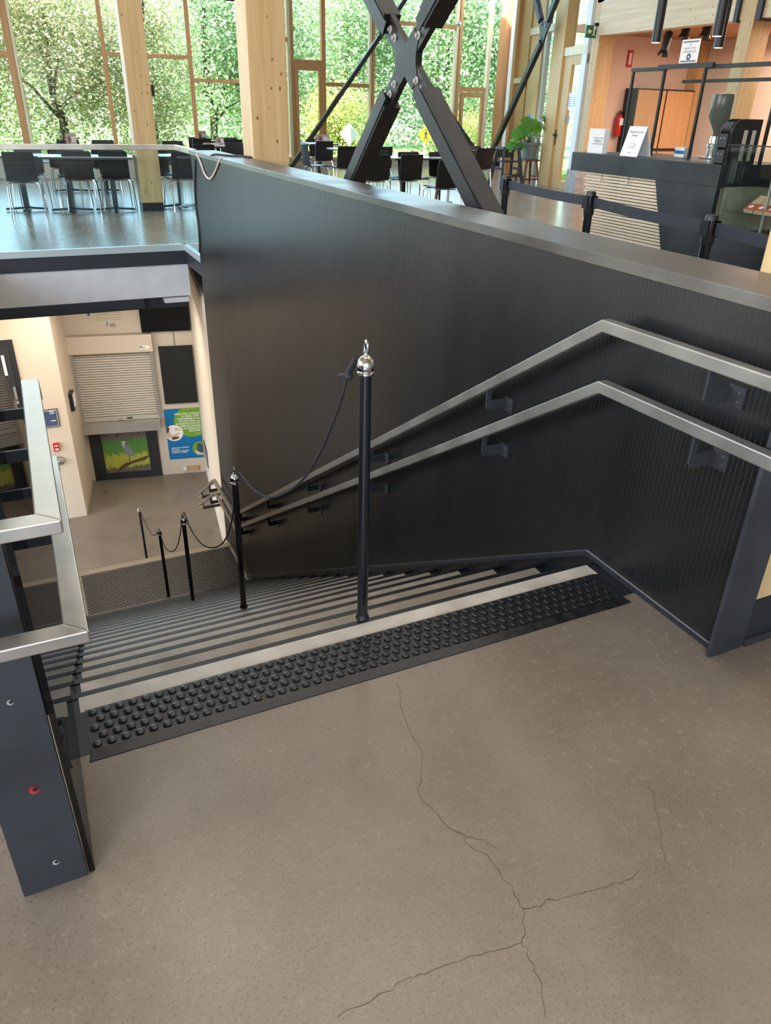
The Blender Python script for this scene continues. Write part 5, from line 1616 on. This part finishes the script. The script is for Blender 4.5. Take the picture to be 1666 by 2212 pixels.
text_mesh('lettering', '3,50$', .018, 'ink', t, o_ + uy * (h_ * .10) + ux * 0.0 - Vector((.0006, 0, 0)), ux, uy, 'CENTER')
e = lambda a, b_: o_ + ux * a + uy * (h_ * b_) - Vector((.001, 0, 0))
MB().tube([e(-.035, .46), e(-.03, .38), e(-.015, .33), (e(.015, .33)), e(.03, .38), e(.035, .46), e(-.035, .46)], .0015, 5).tube([e(.033, .44), e(.052, .43), e(.05, .37), e(.028, .36)], .0015, 5).tube([e(-.05, .31), e(0, .29), e(.05, .31)], .0015, 5).tube([e(0, .50), e(.006, .54), e(-.004, .58), e(.003, .62)], .0012, 5).build('cup_drawing', 'bolt_grey', t)

# sneeze guard: black frame with panes
XG = 6.12
sg = thing('sneeze_guard', 'tall black framed glass guard standing on the counter', 'glass guard', (XG, 6.0, Z1))
g = lambda px, py: at_x(px, py, XG)
pA, pB_, pC_, pD_ = g(1369, 157), g(1437, 152), g(1526, 147), g(1668, 140)
gz1 = (pA.z + pB_.z) / 2
YG = [pA.y, pB_.y, pC_.y, pC_.y - .85]
for i, y in enumerate(YG):
    MB().box(XG - .012, XG + .012, y - .012, y + .012, Z1 + (.0 if y > YN else .2), gz1).build('post', 'black_plastic', sg)
MB().box(XG - .016, XG + .016, YG[1] - .02, YG[0] + .02, gz1, gz1 + .035).box(XG - .05, XG - .016, YG[2] - .12, YG[1] + .05, gz1 + .01, gz1 + .05).box(XG - .016, XG + .016, YG[3] - .3, YG[2] + .0, gz1, gz1 + .035).build('top_bar', 'bracket', sg)
MB().box(XG + .25, XG + .27, YG[3], YG[1], gz1 - .10, gz1 - .07).build('rear_bar', 'black_plastic', sg)
for a, b_ in ((0, 1), (2, 3)):
    MB().box(XG - .004, XG + .004, YG[b_] + .012, YG[a] - .012, Z1 + .04, gz1).build('pane', 'glass_case', sg)
# paper sign on top of the guard
t = thing('order_sign', 'white paper sign with wavy borders above the glass guard', 'sign', (XG, (YG[1] + YG[2]) / 2, gz1 + .05))
s0_, s1_ = at_x(1466, 141, XG - .055), at_x(1505, 140, XG - .055)
zt_ = at_x(1480, 86, XG - .055).z; zb_ = gz1 + .052
MB().box(XG - .058, XG - .054, s1_.y, s0_.y, zb_, zt_).build('sheet', 'paper', t)
ym = (s0_.y + s1_.y) / 2; hh_ = zt_ - zb_; ww_ = abs(s0_.y - s1_.y)
for i, (s_, v_, z_) in enumerate((('Ici', .74, .030), ('PASSEZ VOTRE', .58, .030), ('COMMANDE ICI', .44, .030))):
    text_mesh('lettering', s_, z_ * ww_ / .30, 'navy', t, (XG - .0590, ym, zb_ + hh_ * v_), (0, -1, 0), (0, 0, 1), 'CENTER')
for v_ in (.90, .08):
    MB().tube([(XG - .059, ym + ww_ * (.42 - .84 * k / 24), zb_ + hh_ * (v_ + (.018 if k % 2 else -.018))) for k in range(25)], .004, 5).build('wave_line', 'navy', t)
MB().lathe([(.028, 0), (.028, .001)], (XG - .0585, ym, zb_ + hh_ * .26), 20, (-1, 0, 0)).build('round_mark', 'navy', t)
MB().lathe([(.010, 0), (.010, .002)], (XG - .0585, ym, zb_ + hh_ * .26), 14, (-1, 0, 0)).build('mark_centre', 'paper', t)

# coffee grinder behind the guard
pgr = at_x(1535, 348, 6.35)
t = thing('coffee_grinder', 'steel coffee grinder with a smoky bean hopper behind the guard', 'grinder', (6.35, pgr.y, Z1))
MB().lathe([(.055, 0), (.055, .10), (.065, .11), (.065, .13), (.05, .14), (.045, .20)], (6.35, pgr.y, Z1), 20).build('body', 'chrome', t, smooth=True)
MB().lathe([(.03, .20), (.03, .24), (.10, .36), (.10, .53), (.095, .56), (.0, .57)], (6.35, pgr.y, Z1), 20).build('hopper', 'hopper', t, smooth=True)
MB().box(6.26, 6.44, pgr.y - .12, pgr.y + .08, Z1, Z1 + .015).build('tray', 'brushed', t)
t = thing('napkin_box', 'small pale blue and white box behind the guard', 'box', (6.3, pgr.y + .35, Z1))
MB().box(6.25, 6.36, pgr.y + .27, pgr.y + .40, Z1, Z1 + .09).build('box', 'paper', t)
MB().box(6.248, 6.25, pgr.y + .27, pgr.y + .40, Z1 + .03, Z1 + .06).build('band', 'poster_blue', t)

# walls, column and beam of the cafe
YW = 15.2
XE = 15.05
struct(MB().box(11.9, XE + .1, YW, YW + .15, 0, 3.4).build('wall_cafe_back', 'pink_wall'))
struct(MB().box(XE, XE + .15, -2, YW, 0, 3.6).build('wall_cafe_side', 'pink_wall'))
struct(MB().box(11.6, XE + .15, -2, YW + .15, 3.06, 3.2).build('ceiling_cafe', 'orange_wood'))
cz = thing('cafe_beam', 'pale timber beam over the cafe front', 'beam', (11.5, 10, 3.0))
MB().box(11.34, 11.62, -2, 10.39, 2.93, 3.50).box(11.34, 11.62, 10.68, 14.29, 2.93, 3.50).build('beam', 'glulam_beam', cz)
MB().box(11.28, 11.64, 10.72, 10.80, 2.9, 3.52).box(11.28, 11.64, 10.26, 10.34, 2.9, 3.52).build('hanger_plate', 'post_steel', cz)
struct(MB().box(11.4, 11.6, -2, 14.5, 3.5, ZC).build('wall_cafe_upper', 'white_wall'))
pp = thing('cafe_column', 'timber column with concrete foot at the corner of the cafe', 'column', (11.5, 14.4, 0), 'timber columns of the cafe')
MB().box(11.40, 11.80, 14.30, 14.53, .45, ZC).build('shaft', 'glulam', pp, bevel=.006)
MB().prism([(11.17, 14.16, 0), (11.78, 14.02, 0), (11.93, 14.60, 0), (11.34, 14.74, 0)], (0, 0, .45)).build('concrete_foot', 'concrete_pier', pp)
pp = thing('cafe_column', 'timber column behind the glass guard in the cafe', 'column', (11.5, 10.55, 0), 'timber columns of the cafe')
MB().box(11.32, 11.73, 10.40, 10.67, .3, ZC).build('shaft', 'glulam', pp, bevel=.006)
MB().box(11.28, 11.77, 10.36, 10.71, 0, .3).build('concrete_foot', 'concrete_pier', pp)
pj = thing('corner_column', 'orange timber column in the far corner of the cafe', 'column', (14.85, 15.0, 0), 'timber columns of the cafe')
MB().box(14.80, 15.03, 14.90, 15.18, 0.2, 3.05).build('shaft', 'frame_honey', pj)
MB().box(14.79, 15.04, 14.88, 15.19, 0, .2).build('foot', 'concrete_pier', pj)
# two-door cabinet
kb0, kb1 = at_y(1378, 190, YW - .4), at_y(1503, 192, YW - .4)
kz1, kz0 = kb0.z, at_y(1480, 323, YW - .4).z
cbn = thing('cafe_cabinet', 'two door orange wood cabinet with black edging in the cafe', 'cabinet', ((kb0.x + kb1.x) / 2, YW - .2, 0))
MB().box(kb0.x, kb1.x, YW - .4, YW - .02, .2, kz1).build('carcass', 'black_plastic', cbn)
xm = (kb0.x * .38 + kb1.x * .62)
xm = (kb0.x + kb1.x) / 2
for a, b_ in ((kb0.x + .03, xm - .02), (xm + .02, kb1.x - .03)):
    dd_ = MB().box(a, b_, YW - .425, YW - .40, kz0 + .02, kz1 - .03).build('door', 'cabinet_wood', cbn, bevel=.02)
    MB().lathe([(.018, 0), (.018, .03)], (b_ - .08 if a < xm - .5 else a + .08, YW - .425, kz0 + .3), 12, (0, -1, 0)).build('knob', 'chrome', dd_)
    MB().box(a, b_, YW - .42, YW - .40, .25, kz0 - .04).build('drawer_front', 'cabinet_wood', cbn)
# extinguisher, alarm sign
pe = at_y(1336, 262, YW - .08)
t = thing('fire_extinguisher', 'red fire extinguisher hanging on the pink cafe wall', 'extinguisher', (pe.x, YW - .1, pe.z - .28))
MB().lathe([(.075, 0), (.085, .02), (.085, .36), (.06, .42), (.03, .44)], (pe.x, YW - .10, pe.z - .30), 16).build('cylinder', 'red', t, smooth=True)
MB().lathe([(.03, 0), (.035, .03), (.02, .08)], (pe.x, YW - .10, pe.z + .14), 12).build('valve', 'black_plastic', t, smooth=True)
MB().tube(smooth_path([Vector((pe.x + .03, YW - .11, pe.z + .18)), Vector((pe.x + .13, YW - .12, pe.z + .14)), Vector((pe.x + .12, YW - .14, pe.z - .08))]), .014, 7).build('hose', 'black_plastic', t, smooth=True)
MB().box(pe.x - .05, pe.x + .05, YW - .19, YW - .184, pe.z - .08, pe.z + .06).build('label_plate', 'paper', t)
pe = at_y(1360, 127, YW)
t = thing('wall_sign', 'small red and white projecting sign high on the pink wall', 'sign', pe)
MB().box(pe.x - .07, pe.x + .07, YW - .03, YW, pe.z - .16, pe.z + .16).build('plate', 'red', t)
MB().box(pe.x - .035, pe.x + .035, YW - .033, YW - .03, pe.z - .11, pe.z + .11).build('inner_plate', 'paper', t)
# exit sign on the pier
pe = at_plane(1278, 66, (11.2, 14.4, 0), (0, 1, 0))
t = thing('exit_sign', 'green running man exit sign with a left arrow on the pier', 'sign', pe)
zz0, zz1 = at_y(1275, 82, 14.4).z, at_y(1275, 55, 14.4).z
x0_, x1_ = at_y(1265, 70, 14.4).x, at_y(1286, 70, 14.4).x
MB().box(x0_, x1_, 14.36, 14.41, zz0, zz1).build('plate', 'sign_green', t)
yy = 14.357
H_ = zz1 - zz0; W_ = x1_ - x0_
e = lambda a, b_: (x0_ + W_ * a, yy, zz0 + H_ * b_)
MB().flat([e(.08, .5), e(.28, .75), e(.28, .6), e(.48, .6), e(.48, .4), e(.28, .4), e(.28, .25)]).build('arrow', 'poster_white', t)
MB().flat([e(.62, .62), e(.72, .70), e(.84, .62), e(.80, .45), e(.92, .18), e(.84, .14), e(.74, .38), e(.66, .14), e(.58, .2), e(.68, .45)]).build('running_man', 'poster_white', t)
MB().lathe([(.035, 0), (.035, .002)], e(.78, .82), 12, (0, -1, 0)).build('head', 'poster_white', t)
MB().box(x1_ - .05, x1_ + .12, 14.36, 14.42, zz1, zz1 + .05).build('bracket', 'black_plastic', t)
# pendant tubes and spots over the counter
for (px0, py0, px1, py1, lb_, XX) in ((1433, 40, 1417, 92, 'left black tube pendant over the counter', 6.9), (1567, 30, 1549, 78, 'right black tube pendant over the counter', 6.9), (1560, 60, 1552, 103, 'second black tube pendant hanging behind the right one', 7.6)):
    b_ = at_x(px1, py1, XX)
    t = thing('pendant_lamp', lb_, 'lamp', b_, 'black tube pendants over the counter')
    r_ = .052
    MB().lathe([(r_ * .9, 0.0), (r_, 0.0), (r_, 1.1), (r_ * .5, 1.11)], b_, 16).build('tube', 'black_plastic', t, smooth=True)
    MB().lathe([(r_ * .86, 0), (r_ * .86, .002)], b_ + Vector((0, 0, -.003)), 16).build('lens', 'lamp_glow', t)
    MB().tube([b_ + Vector((0, 0, 1.1)), Vector((b_.x, b_.y, ZC))], .005, 6).build('suspension', 'cable_black', t)
for px, py, lb_ in ((1436, 108, 'black track spotlight with barn doors over the cafe'), (1480, 72, 'small black track spotlight beside the paper sign'), (1525, 70, 'dark track spotlight right of the paper sign')):
    c_ = at_x(px, py, 11.9)
    t = thing('spotlight', lb_, 'lamp', c_, 'track spotlights of the cafe')
    ax_ = Vector((-.25, -.1, -1)).normalized()
    MB().tube([c_ - ax_ * .30, c_ + ax_ * .02], .075, 14).build('barrel', 'black_plastic', t, smooth=True)
    MB().tube([c_ - ax_ * .30, Vector((c_.x + .07, c_.y, 3.04))], .022, 8).build('stem', 'black_plastic', t)
    for a in range(4):
        d_ = Vector((math.cos(a * PI / 2 + .5), math.sin(a * PI / 2 + .5), 0)); d_ = (d_ - ax_ * d_.dot(ax_)).normalized()
        s_ = ax_.cross(d_)
        MB().hull8([c_ + d_ * .055 - s_ * .04, c_ + d_ * .055 + s_ * .04, c_ + d_ * .058 + s_ * .04, c_ + d_ * .058 - s_ * .04], [c_ + d_ * .10 + ax_ * .09 - s_ * .06, c_ + d_ * .10 + ax_ * .09 + s_ * .06, c_ + d_ * .103 + ax_ * .09 + s_ * .06, c_ + d_ * .103 + ax_ * .09 - s_ * .06]).build('barn_door', 'black_plastic', t)
tr_ = thing('track_rail', 'black lighting track under the orange cafe ceiling', 'track', (11.97, 10, 3.0))
ysr = [at_x(1436, 108, 11.9).y, at_x(1525, 70, 11.9).y]
MB().box(11.93, 12.01, min(ysr) - 1.5, max(ysr) + .8, 3.02, 3.055).build('track', 'black_plastic', tr_)
for y_ in ysr: MB().box(11.95, 11.99, y_ + .25, y_ + .35, 3.0, 3.02).build('track_joint', 'black_plastic', tr_)
# small spot hanging at the top edge left of the thick column
pe = at_y(497, 4, 12.0)
t = thing('ceiling_spot', 'small dark ceiling spot at the top left of the thick column', 'lamp', pe)
MB().lathe([(.06, 0), (.07, .03), (.07, .20), (.03, .22)], pe, 14).build('housing', 'black_plastic', t, smooth=True)
MB().lathe([(.055, 0), (.055, .003)], pe + Vector((0, 0, -.003)), 14).build('lens', 'lamp_glow', t)
MB().tube([pe + Vector((0, 0, .2)), Vector((pe.x, pe.y, ZC))], .008, 6).build('suspension', 'cable_black', t)
# white entrance mat paper on the floor
pm = [at_z(1100, 402, .002), at_z(1115, 400, .002), at_z(1146, 410, .002), at_z(1135, 413, .002)]
tag(MB().prism(pm, (0, 0, .004)).build('floor_sheet', 'paper'), 'white sheet lying on the floor near the highchair', 'sheet')

# ================================================================== OUTDOORS
struct(MB().box(-30, 70, 24.6, 90, -0.5, -0.3).build('ground_lawn', 'grass'))
struct(MB().box(17.5, 70, -10, 24.6, -0.5, -0.3).build('ground_side_lawn', 'grass'))
struct(MB().box(10, 40, 33.0, 35.0, -0.3, -0.28).build('footpath', 'path'))


def tree(name, label, cx_, cy_, rx, rz, cz_, nleaf, mat, size, group, trunk=True):
    t = thing(name, label, 'tree', (cx_, cy_, -.3), group)
    nleaf = int(nleaf * 2.1); size = size * 0.64
    vs, fs = [], []
    ncl = max(8, nleaf // 170)
    cl = []
    for _ in range(ncl):
        while True:
            v = Vector((random.uniform(-1, 1), random.uniform(-1, 1), random.uniform(-1, 1)))
            if v.length <= 1: break
        v = v * (0.55 + 0.45 * random.random())
        cl.append((Vector((cx_ + v.x * rx, cy_ + v.y * rx * .6, cz_ + v.z * rz)), random.uniform(.35, .8) * rx * .34))
    for i in range(nleaf):
        c_, r_ = random.choice(cl)
        p_ = c_ + Vector((random.gauss(0, r_), random.gauss(0, r_ * .7), random.gauss(0, r_)))
        if p_.z < -.2: p_.z = random.uniform(-.2, .5)
        if p_.y < 23.8: p_.y = 23.8 + random.uniform(0, .8)
        s_ = size * random.uniform(.6, 1.3)
        a = Vector((random.gauss(0, 1), random.gauss(0, 1), random.gauss(0, .6))).normalized()
        b_ = a.cross(Vector((random.gauss(0, 1), random.gauss(0, 1), random.gauss(0, 1)))).normalized()
        k_ = len(vs)
        vs += [p_ - a * s_ * .5, p_ + b_ * s_ * .3, p_ + a * s_ * .5, p_ - b_ * s_ * .3]
        fs.append((k_, k_ + 1, k_ + 2, k_ + 3))
    mb = MB(); mb.v = vs; mb.f = fs
    mb.build('crown', mat, t)['kind'] = 'stuff'
    if trunk:
        tk = smooth_path([Vector((cx_, cy_, -.35)), Vector((cx_ + .12, cy_, cz_ * .35)), Vector((cx_ - .05, cy_ + .1, cz_ * .7)), Vector((cx_ + .2, cy_, cz_ + rz * .6))])
        nseg = len(tk)
        tm = MB().tube(tk, [.16 * (1 - .75 * i / nseg) for i in range(nseg)], 9)
        for _ in range(5):
            b0 = tk[random.randint(nseg // 4, nseg - 2)]
            e_ = b0 + Vector((random.uniform(-1, 1) * rx * .6, random.uniform(-.5, .5) * rx * .5, random.uniform(.4, 1.0) * rz * .5))
            tm.tube([b0, (b0 + e_) / 2 + Vector((0, 0, .15)), e_], [.06, .04, .015], 6)
        tm.build('trunk', 'bark', t, smooth=True)
    return t


G = 'trees and shrubs outside the glazing'
tree('autumn_shrub', 'tall autumn shrub with red leaves outside the leftmost panes', -1.2, 26.6, 2.3, 3.4, 2.6, 9000, 'leaf_autumn', .17, G)
tree('autumn_shrub', 'dense yellow green shrub filling the wide left pane', 1.7, 26.9, 2.4, 3.6, 2.8, 10000, 'leaf_autumn', .17, G)
tree('autumn_shrub', 'mottled shrub behind the free timber column', 4.4, 27.2, 2.1, 3.2, 2.4, 7500, 'leaf_autumn', .16, G)
tree('slender_tree', 'tree with pale trunks seen left of the thick column', 7.0, 30.0, 2.4, 3.6, 3.6, 6000, 'leaf_green', .22, G)
tree('leafy_tree', 'green tree behind the far left brace arm', 9.6, 30.5, 2.6, 4.0, 3.4, 8500, 'leaf_green', .22, G)
tree('leafy_tree', 'tall green tree straight behind the brace joint', 13.6, 33.0, 3.2, 4.4, 3.8, 9500, 'leaf_green', .24, G)
tree('leafy_tree', 'green tree right of the brace joint', 17.8, 32.0, 3.0, 4.2, 3.6, 9000, 'leaf_green', .24, G)
tree('leafy_tree', 'green tree at the right end of the far glazing', 21.5, 33.0, 3.0, 4.4, 3.8, 8000, 'leaf_deep', .24, G)
tree('yellow_shrub', 'low yellow green shrub behind the casement window', 11.4, 28.4, 1.6, 1.6, 1.1, 4500, 'leaf_yellow', .15, G)
tree('yellow_shrub', 'low yellow shrub right of the crossing sign', 17.6, 30.5, 1.6, 1.0, .6, 3500, 'leaf_yellow', .15, G)
tree('backdrop_tree', 'large tree closing the view behind the left shrubs', 1.0, 36.0, 6.5, 6.0, 5.0, 9000, 'leaf_green', .34, G)
tree('backdrop_tree', 'large tree closing the view behind the middle trees', 12.0, 42.0, 8.0, 6.5, 5.0, 11000, 'leaf_deep', .38, G)
tree('backdrop_tree', 'large tree closing the view at the right', 25.0, 42.0, 8.0, 6.5, 5.0, 10000, 'leaf_deep', .38, G)
tree('garden_tree', 'bright green tree outside the glazed side door', 25.5, 28.0, 3.6, 3.6, 3.4, 8000, 'leaf_green', .24, G)
tree('garden_tree', 'green tree beyond the side pane by the plant', 20.5, 24.5, 2.4, 3.4, 3.2, 6000, 'leaf_green', .20, G)

# road signs outside
ps = at_y(920, 291, 27.0)
t = thing('crossing_sign', 'yellow diamond pedestrian crossing sign outside the glazing', 'road sign', (ps.x, 27.0, -.3))
r_ = .31
MB().prism([(ps.x - r_, 27, ps.z), (ps.x, 27, ps.z - r_), (ps.x + r_, 27, ps.z), (ps.x, 27, ps.z + r_)], (0, .02, 0)).build('plate', 'yellow_sign', t)
e = lambda a, b_: (ps.x + a * r_, 26.995, ps.z + b_ * r_)
MB().flat([e(-.12, .30), e(.14, .30), e(.26, .02), e(.18, -.02), e(.10, .12), e(.10, -.10), e(.28, -.50), e(.16, -.54), e(0, -.18), e(-.18, -.54), e(-.28, -.48), e(-.08, -.08), e(-.08, .12), e(-.20, -.02), e(-.28, .04)]).build('walking_figure', 'ink', t)
MB().lathe([(.035, 0), (.035, .002)], e(0, .48), 12, (0, -1, 0)).build('figure_head', 'ink', t)
MB().tube([(ps.x, 27.05, -.3), (ps.x, 27.05, ps.z + .25)], .03, 8).build('post', 'alu', t)
ps = at_y(755, 290, 26.6)
t = thing('sign_back', 'plain back of a diamond road sign outside left of the brace', 'road sign', (ps.x, 26.6, -.3))
r_ = .36
MB().prism([(ps.x - r_, 26.6, ps.z), (ps.x, 26.6, ps.z - r_), (ps.x + r_, 26.6, ps.z), (ps.x, 26.6, ps.z + r_)], (0, .02, 0)).build('plate', 'sign_back', t)
MB().tube([(ps.x, 26.56, -.3), (ps.x, 26.56, ps.z + .3)], .03, 8).build('post', 'alu', t)
